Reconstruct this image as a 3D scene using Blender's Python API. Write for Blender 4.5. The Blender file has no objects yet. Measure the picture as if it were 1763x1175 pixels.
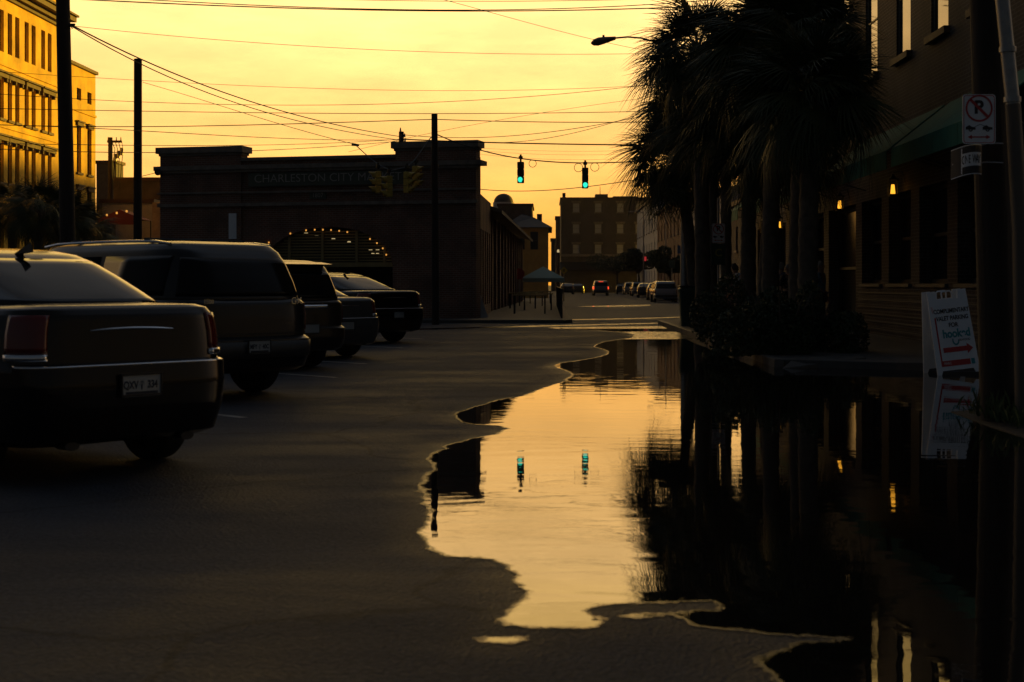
import bpy, bmesh, math, random
import numpy as np
from mathutils import Vector, Matrix
random.seed(7); rng = np.random.default_rng(7)
sc = bpy.context.scene
C = sc.collection
R = math.radians
# ---------------------------------------------------------------- camera
F, VX, HY, CH = 2449.0, 945.0, 489.0, 1.32     # focal length in photo pixels, vanishing point, eye height
cam = bpy.data.cameras.new('camera'); co = bpy.data.objects.new('camera', cam); C.objects.link(co)
co.location = (0, 0, CH); co.rotation_euler = (R(90), 0, 0)
cam.sensor_width = 36; cam.lens = 36*F/1763
cam.shift_x = -(VX-881.5)/1763; cam.shift_y = -(587.5-HY)/1763
cam.clip_start = .1; cam.clip_end = 9000
cam.dof.use_dof = True; cam.dof.focus_distance = 42; cam.dof.aperture_fstop = 4.2
sc.camera = co
# ---------------------------------------------------------------- sky, sun, exposure
SUN_AZ, SUN_EL = R(44), R(7.5)                 # to the right of the street, low
w = bpy.data.worlds.new('World'); sc.world = w; w.use_nodes = True
nt = w.node_tree; N = nt.nodes; Lk = nt.links
for n in list(N): N.remove(n)
def nd(t, **k):
    n = N.new(t)
    for a, b in k.items(): setattr(n, a, b)
    return n
out = nd('ShaderNodeOutputWorld'); bg = nd('ShaderNodeBackground'); bg2 = nd('ShaderNodeBackground'); add = nd('ShaderNodeAddShader')
tc = nd('ShaderNodeTexCoord'); sep = nd('ShaderNodeSeparateXYZ'); Lk.new(tc.outputs['Generated'], sep.inputs[0])
ramp = nd('ShaderNodeValToRGB'); cr = ramp.color_ramp
SKY = [(0.0, (1.15, .43, .035)), (.03, (1.22, .51, .066)), (.06, (1.32, .61, .12)), (.12, (1.55, .84, .24)), (.19, (1.95, 1.17, .41)),
       (.28, (1.8, 1.12, .25)), (.38, (.36, .26, .16)), (.52, (.125, .118, .112)), (1.0, (.05, .066, .098))]
while len(cr.elements) < len(SKY): cr.elements.new(.5)
for e, (p, c) in zip(cr.elements, SKY): e.position = p; e.color = (c[0]/2, c[1]/2, c[2]/2, 1)
Lk.new(sep.outputs['Z'], ramp.inputs[0])
# soft streaks of thin cloud
mp = nd('ShaderNodeMapping'); mp.inputs['Scale'].default_value = (2.4, 2.4, 11); Lk.new(tc.outputs['Generated'], mp.inputs[0])
nz = nd('ShaderNodeTexNoise'); nz.inputs['Scale'].default_value = 3.2; nz.inputs['Detail'].default_value = 6; nz.inputs['Roughness'].default_value = .62
Lk.new(mp.outputs[0], nz.inputs['Vector'])
cl = nd('ShaderNodeMapRange'); cl.inputs['From Min'].default_value = .38; cl.inputs['From Max'].default_value = .68
cl.inputs['To Min'].default_value = .84; cl.inputs['To Max'].default_value = 1.09; Lk.new(nz.outputs['Fac'], cl.inputs[0])
az = nd('ShaderNodeVectorMath', operation='DOT_PRODUCT'); az.inputs[1].default_value = (math.sin(R(8)), math.cos(R(8)), 0); Lk.new(tc.outputs['Generated'], az.inputs[0])
azr = nd('ShaderNodeMapRange', interpolation_type='SMOOTHSTEP'); azr.inputs['From Min'].default_value = .05; azr.inputs['From Max'].default_value = .86
azr.inputs['To Min'].default_value = .045; azr.inputs['To Max'].default_value = 2.0; Lk.new(az.outputs['Value'], azr.inputs[0])
m1 = nd('ShaderNodeMath', operation='MULTIPLY'); Lk.new(azr.outputs[0], m1.inputs[0]); Lk.new(cl.outputs[0], m1.inputs[1])
Lk.new(m1.outputs[0], bg.inputs['Strength'])
# away from the sunset the sky turns to a dim neutral dusk
azc = nd('ShaderNodeMapRange'); azc.inputs['From Min'].default_value = -.1; azc.inputs['From Max'].default_value = .6; Lk.new(az.outputs['Value'], azc.inputs[0])
mxc = nd('ShaderNodeMix', data_type='RGBA'); Lk.new(azc.outputs[0], mxc.inputs[0]); mxc.inputs[6].default_value = (.46, .56, .72, 1); Lk.new(ramp.outputs[0], mxc.inputs[7]); Lk.new(mxc.outputs[2], bg.inputs['Color'])
sky = nd('ShaderNodeTexSky', sky_type='NISHITA', sun_disc=False, sun_elevation=SUN_EL, sun_rotation=SUN_AZ, dust_density=3.0)
Lk.new(sky.outputs[0], bg2.inputs['Color']); bg2.inputs['Strength'].default_value = .006
Lk.new(bg.outputs[0], add.inputs[0]); Lk.new(bg2.outputs[0], add.inputs[1]); Lk.new(add.outputs[0], out.inputs[0])
sl = bpy.data.lights.new('sun', 'SUN'); so = bpy.data.objects.new('sun', sl); C.objects.link(so)
sl.energy = 5.0; sl.angle = R(1.2); sl.color = (1.0, .55, .035)
sd_ = Vector((math.sin(SUN_AZ)*math.cos(SUN_EL), math.cos(SUN_AZ)*math.cos(SUN_EL), math.sin(SUN_EL)))
so.rotation_euler = sd_.to_track_quat('Z', 'Y').to_euler(); so.location = (40, 60, 40)
sc.view_settings.view_transform = 'Standard'; sc.view_settings.look = 'None'
sc.view_settings.exposure = 0; sc.view_settings.gamma = 1; sc.view_settings.use_curve_mapping = False
sc.render.engine = 'CYCLES'; cy = sc.cycles
cy.use_denoising = True; cy.max_bounces = 6; cy.diffuse_bounces = 3; cy.glossy_bounces = 4; cy.transparent_max_bounces = 8
cy.sample_clamp_indirect = 4; cy.caustics_reflective = False; cy.caustics_refractive = False

# ---------------------------------------------------------------- pixel -> place helpers
def P(px, py, Y): return Vector(((px-VX)*Y/F, Y, CH-(py-HY)*Y/F))
def G(px, py): Y = F*CH/(py-HY); return ((px-VX)*Y/F, Y)
# ---------------------------------------------------------------- materials
MATS = {}
def mat(name, col, rough=.6, metal=0, var=.0, vscale=3, bump=0, bscale=40, spec=.5, emit=None, estr=1, coat=0, ior=None, vstretch=None):
    if name in MATS: return MATS[name]
    m = bpy.data.materials.new(name); m.use_nodes = True; t = m.node_tree; b = t.nodes['Principled BSDF']
    b.inputs['Base Color'].default_value = (*col, 1); b.inputs['Roughness'].default_value = rough; b.inputs['Metallic'].default_value = metal
    b.inputs['Specular IOR Level'].default_value = spec; b.inputs['Coat Weight'].default_value = coat; b.inputs['Coat Roughness'].default_value = .05
    if ior: b.inputs['IOR'].default_value = ior
    if emit: b.inputs['Emission Color'].default_value = (*emit, 1); b.inputs['Emission Strength'].default_value = estr
    tcn = t.nodes.new('ShaderNodeTexCoord'); src = tcn.outputs['Object']
    if vstretch:
        q = t.nodes.new('ShaderNodeMapping'); q.inputs['Scale'].default_value = vstretch; t.links.new(src, q.inputs[0]); src = q.outputs[0]
    if var:
        n = t.nodes.new('ShaderNodeTexNoise'); n.inputs['Scale'].default_value = vscale; n.inputs['Detail'].default_value = 6; n.inputs['Roughness'].default_value = .6
        t.links.new(src, n.inputs['Vector'])
        mr = t.nodes.new('ShaderNodeMapRange'); mr.inputs['From Min'].default_value = .3; mr.inputs['From Max'].default_value = .7
        mr.inputs['To Min'].default_value = 1-var; mr.inputs['To Max'].default_value = 1+var; t.links.new(n.outputs['Fac'], mr.inputs[0])
        mx = t.nodes.new('ShaderNodeVectorMath'); mx.operation = 'SCALE'; mx.inputs[0].default_value = col
        t.links.new(mr.outputs[0], mx.inputs['Scale']); t.links.new(mx.outputs[0], b.inputs['Base Color'])
        r2 = t.nodes.new('ShaderNodeMapRange'); r2.inputs['To Min'].default_value = max(0, rough-.12); r2.inputs['To Max'].default_value = min(1, rough+.12)
        t.links.new(n.outputs['Fac'], r2.inputs[0]); t.links.new(r2.outputs[0], b.inputs['Roughness'])
    if bump:
        n = t.nodes.new('ShaderNodeTexNoise'); n.inputs['Scale'].default_value = bscale; n.inputs['Detail'].default_value = 5; t.links.new(src, n.inputs['Vector'])
        bp = t.nodes.new('ShaderNodeBump'); bp.inputs['Strength'].default_value = bump; bp.inputs['Distance'].default_value = .02
        t.links.new(n.outputs['Fac'], bp.inputs['Height']); t.links.new(bp.outputs[0], b.inputs['Normal'])
    MATS[name] = m; return m
def brick_mat(name, c1, c2, mortar, bw=.21, rh=.075):
    m = bpy.data.materials.new(name); m.use_nodes = True; t = m.node_tree; b = t.nodes['Principled BSDF']; b.inputs['Roughness'].default_value = .85
    tcn = t.nodes.new('ShaderNodeTexCoord'); s = t.nodes.new('ShaderNodeSeparateXYZ'); t.links.new(tcn.outputs['Object'], s.inputs[0])
    a = t.nodes.new('ShaderNodeMath'); a.operation = 'ADD'; t.links.new(s.outputs[0], a.inputs[0]); t.links.new(s.outputs[1], a.inputs[1])
    c = t.nodes.new('ShaderNodeCombineXYZ'); t.links.new(a.outputs[0], c.inputs[0]); t.links.new(s.outputs[2], c.inputs[1])
    k = t.nodes.new('ShaderNodeTexBrick'); t.links.new(c.outputs[0], k.inputs['Vector'])
    k.inputs['Color1'].default_value = (*c1, 1); k.inputs['Color2'].default_value = (*c2, 1); k.inputs['Mortar'].default_value = (*mortar, 1)
    k.inputs['Scale'].default_value = 1; k.inputs['Brick Width'].default_value = bw; k.inputs['Row Height'].default_value = rh; k.inputs['Mortar Size'].default_value = .009
    n = t.nodes.new('ShaderNodeTexNoise'); n.inputs['Scale'].default_value = .9; n.inputs['Detail'].default_value = 7; t.links.new(tcn.outputs['Object'], n.inputs['Vector'])
    mr = t.nodes.new('ShaderNodeMapRange'); mr.inputs['From Min'].default_value = .3; mr.inputs['From Max'].default_value = .7; mr.inputs['To Min'].default_value = .6; mr.inputs['To Max'].default_value = 1.35
    t.links.new(n.outputs['Fac'], mr.inputs[0])
    mx = t.nodes.new('ShaderNodeVectorMath'); mx.operation = 'SCALE'; t.links.new(k.outputs['Color'], mx.inputs[0]); t.links.new(mr.outputs[0], mx.inputs['Scale'])
    t.links.new(mx.outputs[0], b.inputs['Base Color'])
    bp = t.nodes.new('ShaderNodeBump'); bp.invert = True; bp.inputs['Strength'].default_value = .8; bp.inputs['Distance'].default_value = .012
    t.links.new(k.outputs['Fac'], bp.inputs['Height']); t.links.new(bp.outputs[0], b.inputs['Normal'])
    MATS[name] = m; return m
M_brick = brick_mat('market_brick', (.23, .10, .065), (.16, .075, .05), (.26, .22, .18))
M_brick2 = brick_mat('dark_brick', (.070, .048, .042), (.050, .037, .034), (.135, .125, .115))
M_tan = brick_mat('tan_brick', (.50, .36, .24), (.42, .30, .2), (.45, .38, .3))
M_stone = mat('cast_stone', (.22, .19, .16), .8, var=.3, vscale=4, bump=.3)
M_yell = mat('yellow_stucco', (.85, .55, .06), .85, var=.4, vscale=.5, bump=.3, bscale=12)
M_cream = mat('cream_stucco', (.55, .54, .52), .85, var=.2, vscale=1.5, bump=.2)
M_greyst = mat('grey_stucco', (.42, .41, .41), .85, var=.25, vscale=.8, bump=.2)
M_ochre = mat('ochre_stucco', (.42, .30, .10), .85, var=.2, vscale=1)
M_trim = mat('brown_trim', (.07, .038, .030), .7, var=.2)
M_shut = mat('dark_shutter', (.03, .025, .02), .6, var=.2)
M_glass = mat('window_glass', (.015, .016, .018), .04, spec=.8)
M_pane = mat('dark_pane', (.02, .02, .022), .18, spec=.5)
M_frame = mat('window_frame_paint', (.20, .18, .15), .5)
M_wood = mat('creosoted_pole_wood', (.035, .028, .024), .9, var=.4, vscale=6, vstretch=(1, 1, .08), bump=.6, bscale=30)
M_wire = mat('cable_rubber', (.02, .018, .016), .6)
M_metal = mat('galvanised_metal', (.32, .33, .34), .45, .7, var=.2, vscale=8)
M_blk = mat('black_metal', (.02, .02, .02), .5)
M_sigy = mat('signal_yellow_paint', (.55, .38, .06), .5, var=.25, vscale=10)
M_sigd = mat('signal_dark', (.03, .028, .022), .6)  # hanger metal; also puts backlit shade into the green signals' housing colour
M_green = mat('green_lens', (.02, .5, .35), .3, emit=(.03, .90, .62), estr=1.15)
M_redl = mat('brake_light', (.5, .02, .01), .3, emit=(1, .07, .02), estr=1.3)
M_redo = mat('tail_lens_red', (.15, .010, .010), .15, coat=.3)
M_lamp = mat('lantern_flame', (.8, .5, .1), .5, emit=(1, .42, .03), estr=1.6)
M_bulb = mat('festoon_bulb', (.8, .6, .3), .4, emit=(1, .42, .07), estr=.8)
M_warm = mat('warm_fixture', (.9, .8, .5), .4, emit=(1, .75, .35), estr=.5)
M_slat = mat('ochre_painted_slat', (.30, .235, .10), .7, var=.15)
M_awn = mat('green_canvas', (.05, .20, .13), .85, var=.25, vscale=3, bump=.2)
M_roof = mat('grey_roof', (.09, .085, .08), .8, var=.3)
M_pave = mat('concrete_pavement', (.075, .075, .075), .75, var=.3, vscale=1.3, bump=.3)
M_kerb = mat('granite_kerb', (.085, .083, .08), .6, var=.25, vscale=5, bump=.4)
M_white = mat('white_paint_worn', (.32, .31, .29), .7, var=.5, vscale=5)
M_leaf = mat('palmetto_green', (.045, .062, .022), .55, var=.4, vscale=3, spec=.35)
M_leafd = mat('palmetto_dead', (.10, .075, .04), .8, var=.4, vscale=3)
M_trunk = mat('palmetto_trunk', (.10, .08, .06), .95, var=.4, vscale=6, bump=1, bscale=14)
M_bush = mat('shrub_green', (.03, .05, .018), .6, var=.5, vscale=8)
M_grass = mat('grass_green', (.06, .10, .03), .6, var=.3)
M_tire = mat('tyre_rubber', (.018, .018, .018), .85, bump=.3)
M_rim = mat('alloy_rim', (.3, .3, .31), .3, .8)
M_chrome = mat('chrome', (.75, .76, .78), .12, 1)
M_plate = mat('plate_white', (.42, .44, .43), .5, var=.1)
M_ink = mat('plate_ink', (.02, .03, .05), .6)
M_carglass = mat('car_glass', (.010, .011, .012), .06, spec=.45)
M_plas = mat('black_plastic', (.02, .02, .02), .5)
M_signw = mat('sign_white', (.80, .84, .90), .45, var=.06)
M_signr = mat('sign_red', (.50, .035, .04), .5)
M_signk = mat('sign_black', (.02, .02, .025), .5)
M_teal = mat('sign_teal', (.03, .30, .36), .5)
M_bin = mat('bin_green', (.02, .055, .045), .5, var=.2)
M_skin = mat('skin', (.42, .26, .19), .6)
M_hair = mat('brown_hair', (.05, .03, .02), .8)
M_greyh = mat('grey_hair', (.30, .28, .26), .8)
M_letter = mat('letter_stone', (.42, .40, .37), .7)
def paint(name, c, rough=.26, metal=.1): return mat(name, c, rough, metal, coat=.3, spec=.3)

# ---------------------------------------------------------------- mesh helper
class MB:
    def __init__(s): s.v = []; s.f = []; s.sm = False
    def raw(s, v, f):
        o = len(s.v); s.v += [tuple(q) for q in v]; s.f += [tuple(i+o for i in g) for g in f]; return s
    def box(s, c, d, rz=0, M=None):
        x, y, z = d[0]/2, d[1]/2, d[2]/2
        v = [Vector((a*x, b*y, e*z)) for e in (-1, 1) for a, b in ((-1, -1), (1, -1), (1, 1), (-1, 1))]
        T = Matrix.Rotation(rz, 3, 'Z') if M is None else M
        v = [T @ q + Vector(c) for q in v]
        return s.raw(v, [(3, 2, 1, 0), (4, 5, 6, 7), (0, 1, 5, 4), (1, 2, 6, 5), (2, 3, 7, 6), (3, 0, 4, 7)])
    def b2(s, x0, x1, y0, y1, z0, z1): return s.box(((x0+x1)/2, (y0+y1)/2, (z0+z1)/2), (x1-x0, y1-y0, z1-z0))
    def cyl(s, p0, p1, r0, r1=None, n=12, caps=True):
        r1 = r0 if r1 is None else r1; p0 = Vector(p0); p1 = Vector(p1); d = (p1-p0).normalized()
        u = d.orthogonal().normalized(); w_ = d.cross(u)
        v = [p0+(u*math.cos(a)+w_*math.sin(a))*r0 for a in [2*math.pi*i/n for i in range(n)]] + [p1+(u*math.cos(a)+w_*math.sin(a))*r1 for a in [2*math.pi*i/n for i in range(n)]]
        f = [(i, (i+1) % n, n+(i+1) % n, n+i) for i in range(n)]
        if caps: f += [tuple(range(n-1, -1, -1)), tuple(range(n, 2*n))]
        return s.raw(v, f)
    def tube(s, pts, r, n=6):
        pts = [Vector(p) for p in pts]; v = []; m = len(pts); rr = r if isinstance(r, (list, tuple)) else [r]*m
        for i, p in enumerate(pts):
            d = (pts[min(i+1, m-1)]-pts[max(i-1, 0)]).normalized(); u = d.cross(Vector((0, .13, 1))).normalized(); w_ = d.cross(u)
            v += [p+(u*math.cos(2*math.pi*k/n)+w_*math.sin(2*math.pi*k/n))*rr[i] for k in range(n)]
        f = [(i*n+k, i*n+(k+1) % n, (i+1)*n+(k+1) % n, (i+1)*n+k) for i in range(m-1) for k in range(n)]
        f += [tuple(range(n-1, -1, -1)), tuple(range((m-1)*n, m*n))]
        return s.raw(v, f)
    def prism(s, poly, z0, z1):
        n = len(poly); v = [(x, y, z0) for x, y in poly]+[(x, y, z1) for x, y in poly]
        return s.raw(v, [(i, (i+1) % n, n+(i+1) % n, n+i) for i in range(n)]+[tuple(range(n-1, -1, -1)), tuple(range(n, 2*n))])
    def build(s, name, m, parent=None, smooth=False, bevel=0):
        me = bpy.data.meshes.new(name); me.from_pydata(s.v, [], s.f); me.materials.append(m)
        if smooth:
            me.polygons.foreach_set('use_smooth', [True]*len(me.polygons))
            if smooth != 2: me.set_sharp_from_angle(angle=R(40))
        o = bpy.data.objects.new(name, me); C.objects.link(o)
        if parent: o.parent = parent
        if bevel:
            b = o.modifiers.new('b', 'BEVEL'); b.width = bevel; b.segments = 2; b.limit_method = 'ANGLE'
        return o
def tag(o, label=None, cat=None, group=None, kind=None):
    if label: o['label'] = label
    if cat: o['category'] = cat
    if group: o['group'] = group
    if kind: o['kind'] = kind
    return o
def thing(name, label, cat, loc=(0, 0, 0), rz=0, group=None):
    o = bpy.data.objects.new(name, None); C.objects.link(o); o.location = loc; o.rotation_euler = (0, 0, rz); o.empty_display_size = .2
    return tag(o, label, cat, group)
def dup(o, parent=None):
    c = o.copy(); C.objects.link(c); c.parent = parent
    for ch in o.children: dup(ch, c)
    return c
def text(name, s, size, m, parent, loc, rot, extrude=.004, sx=1, bold=0):
    cu = bpy.data.curves.new('t', 'FONT'); cu.body = s; cu.size = size; cu.align_x = 'CENTER'; cu.align_y = 'CENTER'; cu.extrude = extrude; cu.offset = bold
    o = bpy.data.objects.new('t', cu); C.objects.link(o); bpy.context.view_layer.update()
    me = bpy.data.meshes.new_from_object(o.evaluated_get(bpy.context.evaluated_depsgraph_get())); bpy.data.objects.remove(o)
    me.materials.clear(); me.materials.append(m); me.name = name
    q = bpy.data.objects.new(name, me); C.objects.link(q); q.parent = parent; q.location = loc
    q.rotation_euler = rot; q.scale = (sx, 1, 1)
    if len(s) > 1: q['kind'] = 'stuff'
    return q

# ================================================================ GROUND AND WATER
PUD = [(1200, 561), (1100, 562.5), (1000, 563.5), (940, 564.5), (965, 567), (1030, 569), (1075, 573), (1092, 577), (1088, 582), (1062, 586), (1040, 589), (1026, 593.5), (1022, 598), (1034, 601),
       (1045, 605), (1044, 610), (1032, 615), (1010, 619), (985, 623), (962, 626), (954, 630), (960, 634.5), (974, 639), (984, 644), (982, 649), (973, 653), (972, 657), (955, 662), (928, 671), (898, 683), (860, 688),
       (820, 700), (786, 711), (780, 716), (790, 727), (812, 731), (866, 735), (869, 739), (850, 749), (806, 757), (766, 767), (764, 774), (745, 781), (735, 790),
       (743, 799), (741, 811), (728, 824), (721, 840), (727, 860), (734, 880), (728, 900), (720, 918), (725, 935), (740, 950), (768, 960), (802, 962), (842, 966), (870, 977),
       (888, 995), (901, 1015), (897, 1035), (875, 1055), (853, 1071), (872, 1080), (920, 1083), (980, 1086), (1022, 1085), (1042, 1073), (1046, 1067), (1022, 1059), (1014, 1051),
       (1042, 1045), (1100, 1042), (1170, 1040), (1220, 1038), (1233, 1042), (1226, 1050), (1185, 1053), (1150, 1056), (1105, 1057), (1062, 1064), (1110, 1066), (1150, 1063),
       (1205, 1082), (1300, 1092), (1400, 1098), (1440, 1101), (1370, 1109), (1320, 1122), (1300, 1140), (1330, 1175), (1380, 1260)]
pud = [G(*p) for p in PUD]
pud = pud + [(2.2, 2.4), (9, 2.0), (12, 10), (12, 20.9), (7.5, 21.2), (6.0, 21.3), (5.2, 21.9), (4.4, 22.9), (4.1, 30), (4.15, 38), (4.3, 46)]
STR = [[(690, 567), (900, 561.5), (1180, 555), (1180, 556.5), (900, 563.6), (690, 569.5)], [(958, 549), (985, 551.5), (1080, 550.2), (1180, 547), (1180, 545.5), (1080, 548.6), (985, 550), (965, 547.8)],
       [(990, 528), (1060, 526), (1120, 525), (1120, 527), (1050, 529)], [(820, 1100), (860, 1097), (905, 1098), (910, 1104), (870, 1111), (835, 1109)]]
polys = [np.array(pud)]+[np.array([G(*p) for p in s]) for s in STR]
def sdist(pts, poly):          # + inside, - outside
    d = np.full(len(pts), 1e9); ins = np.zeros(len(pts), bool); n = len(poly)
    for i in range(n):
        a = poly[i]; b = poly[(i+1) % n]; ab = b-a; ap = pts-a
        t = np.clip((ap@ab)/max(ab@ab, 1e-9), 0, 1); q = ap-t[:, None]*ab; d = np.minimum(d, (q**2).sum(1))
        c = ((a[1] > pts[:, 1]) != (b[1] > pts[:, 1])) & (pts[:, 0] < (b[0]-a[0])*(pts[:, 1]-a[1])/(b[1]-a[1]+1e-12)+a[0]); ins ^= c
    d = np.sqrt(d); return np.where(ins, d, -d)
def SD(pts):
    s = np.full(len(pts), -1e9)
    for p in polys: s = np.maximum(s, sdist(pts, p))
    return s
def grid_mesh(name, V, nr, nc, keep=None, attr=None):
    idx = np.arange(nr*nc).reshape(nr, nc)
    f = np.stack([idx[:-1, :-1], idx[:-1, 1:], idx[1:, 1:], idx[1:, :-1]], -1).reshape(-1, 4)
    if keep is not None:
        f = f[keep[f].any(1)]
        u, inv = np.unique(f, return_inverse=True); V = V[u]; f = inv.reshape(-1, 4)
        if attr is not None: attr = attr[u]
    me = bpy.data.meshes.new(name); me.vertices.add(len(V)); me.vertices.foreach_set('co', V.astype(np.float32).ravel())
    me.loops.add(f.size); me.loops.foreach_set('vertex_index', f.astype(np.int32).ravel())
    me.polygons.add(len(f)); me.polygons.foreach_set('loop_start', np.arange(0, f.size, 4, dtype=np.int32))
    me.update(calc_edges=True); me.polygons.foreach_set('use_smooth', np.ones(len(f), bool))
    if attr is not None:
        a = me.attributes.new('shore', 'FLOAT', 'POINT'); a.data.foreach_set('value', attr.astype(np.float32))
    me.validate(); return me
def spaced(fine0, fine1, step, far):
    a = list(np.arange(fine0, fine1, step)); k = step*2; x = a[-1]; hi = []
    while x < far: x += k; hi.append(x); k *= 1.35
    k = step*2; x = a[0]; lo = []
    while x > -far: x -= k; lo.append(x); k *= 1.35
    return np.array(lo[::-1]+a+hi)
gx = spaced(-6, 7, .07, 900); gy = spaced(3.5, 48, .11, 900)
XX, YY = np.meshgrid(gx, gy); pts = np.stack([XX.ravel(), YY.ravel()], 1)
near = (np.abs(pts[:, 0]) < 20) & (pts[:, 1] > -5) & (pts[:, 1] < 70)
s_ = np.full(len(pts), -9.0); s_[near] = np.maximum(SD(pts[near]), -9)
me = grid_mesh('road', np.c_[pts, np.zeros(len(pts))], len(gy), len(gx), attr=s_)
# asphalt
ma = bpy.data.materials.new('asphalt'); ma.use_nodes = True; t = ma.node_tree; b = t.nodes['Principled BSDF']
def tn(t, k, **kw):
    n = t.nodes.new(k)
    for a_, v_ in kw.items(): setattr(n, a_, v_)
    return n
def noise(t, vec, sc_, det=4, rough=.5, scale3=None, dist=0):
    if scale3:
        q = tn(t, 'ShaderNodeMapping'); q.inputs['Scale'].default_value = scale3; t.links.new(vec, q.inputs[0]); vec = q.outputs[0]
    n = tn(t, 'ShaderNodeTexNoise'); n.inputs['Scale'].default_value = sc_; n.inputs['Detail'].default_value = det; n.inputs['Roughness'].default_value = rough; n.inputs['Distortion'].default_value = dist
    t.links.new(vec, n.inputs['Vector']); return n.outputs['Fac']
def mrange(t, v, a0, a1, b0, b1, smooth=False):
    n = tn(t, 'ShaderNodeMapRange')
    if smooth: n.interpolation_type = 'SMOOTHSTEP'
    for k, x in zip(('From Min', 'From Max', 'To Min', 'To Max'), (a0, a1, b0, b1)): n.inputs[k].default_value = x
    t.links.new(v, n.inputs[0]); return n.outputs[0]
def mth(t, op, a, b_=None):
    n = tn(t, 'ShaderNodeMath', operation=op)
    for i, x in enumerate((a, b_)):
        if x is None: continue
        if isinstance(x, (int, float)): n.inputs[i].default_value = x
        else: t.links.new(x, n.inputs[i])
    return n.outputs[0]
ob = tn(t, 'ShaderNodeTexCoord').outputs['Object']
at = tn(t, 'ShaderNodeAttribute', attribute_name='shore').outputs['Fac']
big = noise(t, ob, .35, 5, .55, dist=.6); mid = noise(t, ob, 2.2, 5, .6); streak = noise(t, ob, .6, 6, .65, (.5, 1.8, 1), 1.0)
vor = tn(t, 'ShaderNodeTexVoronoi'); vor.inputs['Scale'].default_value = 48; t.links.new(ob, vor.inputs['Vector'])
fine = noise(t, ob, 34, 6, .85)
wet = mth(t, 'ADD', at, mth(t, 'MULTIPLY', mth(t, 'SUBTRACT', mid, .5), .35))
wet = mrange(t, wet, -.32, .02, 0, 1, True)
damp = mrange(t, mth(t, 'ADD', mth(t, 'MULTIPLY', big, .5), mth(t, 'MULTIPLY', streak, .5)), .42, .62, 0, 1, True)
v1 = mth(t, 'MULTIPLY', mrange(t, streak, .35, .65, .75, 1.25), mrange(t, fine, .36, .64, .30, 1.9))
v1 = mth(t, 'MULTIPLY', v1, mrange(t, wet, 0, 1, 1, .6))
v1 = mth(t, 'MULTIPLY', v1, mrange(t, damp, 0, 1, 1.25, .62))
# tar-filled cracks
vc = tn(t, 'ShaderNodeTexVoronoi', feature='DISTANCE_TO_EDGE'); vc.inputs['Scale'].default_value = .28
wv = tn(t, 'ShaderNodeVectorMath', operation='ADD'); nn = tn(t, 'ShaderNodeTexNoise'); nn.inputs['Scale'].default_value = 1.1; nn.inputs['Detail'].default_value = 5
t.links.new(ob, nn.inputs['Vector']); t.links.new(nn.outputs['Color'], wv.inputs[1]); t.links.new(ob, wv.inputs[0]); t.links.new(wv.outputs[0], vc.inputs['Vector'])
crack = mrange(t, vc.outputs['Distance'], .002, .012, .45, 1, True); v1 = mth(t, 'MULTIPLY', v1, crack)
cs = tn(t, 'ShaderNodeVectorMath', operation='SCALE'); cs.inputs[0].default_value = (.033, .043, .060); t.links.new(v1, cs.inputs['Scale']); t.links.new(cs.outputs[0], b.inputs['Base Color'])
rr = mth(t, 'SUBTRACT', mrange(t, damp, 0, 1, .78, .60), mth(t, 'MULTIPLY', wet, .14)); t.links.new(rr, b.inputs['Roughness'])
b.inputs['Specular IOR Level'].default_value = .35
h = mth(t, 'ADD', mth(t, 'MULTIPLY', vor.outputs['Distance'], 1.0), mth(t, 'ADD', mth(t, 'MULTIPLY', fine, .5), mth(t, 'MULTIPLY', big, 6)))
bp = tn(t, 'ShaderNodeBump'); bp.inputs['Strength'].default_value = .65; bp.inputs['Distance'].default_value = .03; t.links.new(h, bp.inputs['Height']); t.links.new(bp.outputs[0], b.inputs['Normal'])
me.materials.append(ma)
o = bpy.data.objects.new('road', me); C.objects.link(o); tag(o, kind='structure')
# standing water
nr, nc = 520, 460
ys = 2.2*(92/2.2)**(np.arange(nr)/(nr-1)); ts = np.linspace(-.20, 1.0, nc); ts = -.14+ (np.linspace(0, 1, nc)**1.25)*1.3
YY, TT = np.meshgrid(ys, ts, indexing='ij'); XX = TT*YY; pts = np.stack([XX.ravel(), YY.ravel()], 1)
s_ = SD(pts); keep = s_ > -(.09+.001*pts[:, 1])
me = grid_mesh('water', np.c_[pts, np.full(len(pts), .004)], nr, nc, keep, s_)
mw = bpy.data.materials.new('standing_water'); mw.use_nodes = True; t = mw.node_tree; b = t.nodes['Principled BSDF']
ob = tn(t, 'ShaderNodeTexCoord').outputs['Object']; at = tn(t, 'ShaderNodeAttribute', attribute_name='shore').outputs['Fac']
b.inputs['Base Color'].default_value = (.010, .009, .008, 1); b.inputs['Roughness'].default_value = .015; b.inputs['IOR'].default_value = 1.72; b.inputs['Specular IOR Level'].default_value = .5
sp = tn(t, 'ShaderNodeSeparateXYZ'); t.links.new(ob, sp.inputs[0])
edge = mth(t, 'ADD', at, mth(t, 'MULTIPLY', mth(t, 'SUBTRACT', noise(t, ob, 5, 3, .6), .5), .13))
edge = mth(t, 'ADD', edge, mth(t, 'MULTIPLY', mth(t, 'SUBTRACT', noise(t, ob, 26, 4, .7), .5), .09))
edge = mth(t, 'ADD', edge, mth(t, 'MULTIPLY', mth(t, 'SUBTRACT', noise(t, ob, 130, 2, .6), .5), .06))
alpha = mrange(t, edge, -.004, .012, 0, 1, True); t.links.new(alpha, b.inputs['Alpha'])
menis = mrange(t, edge, -.01, .03, 0, 1, True)
farm = mrange(t, sp.outputs['Y'], 31, 36, 0, 1, True)
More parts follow.
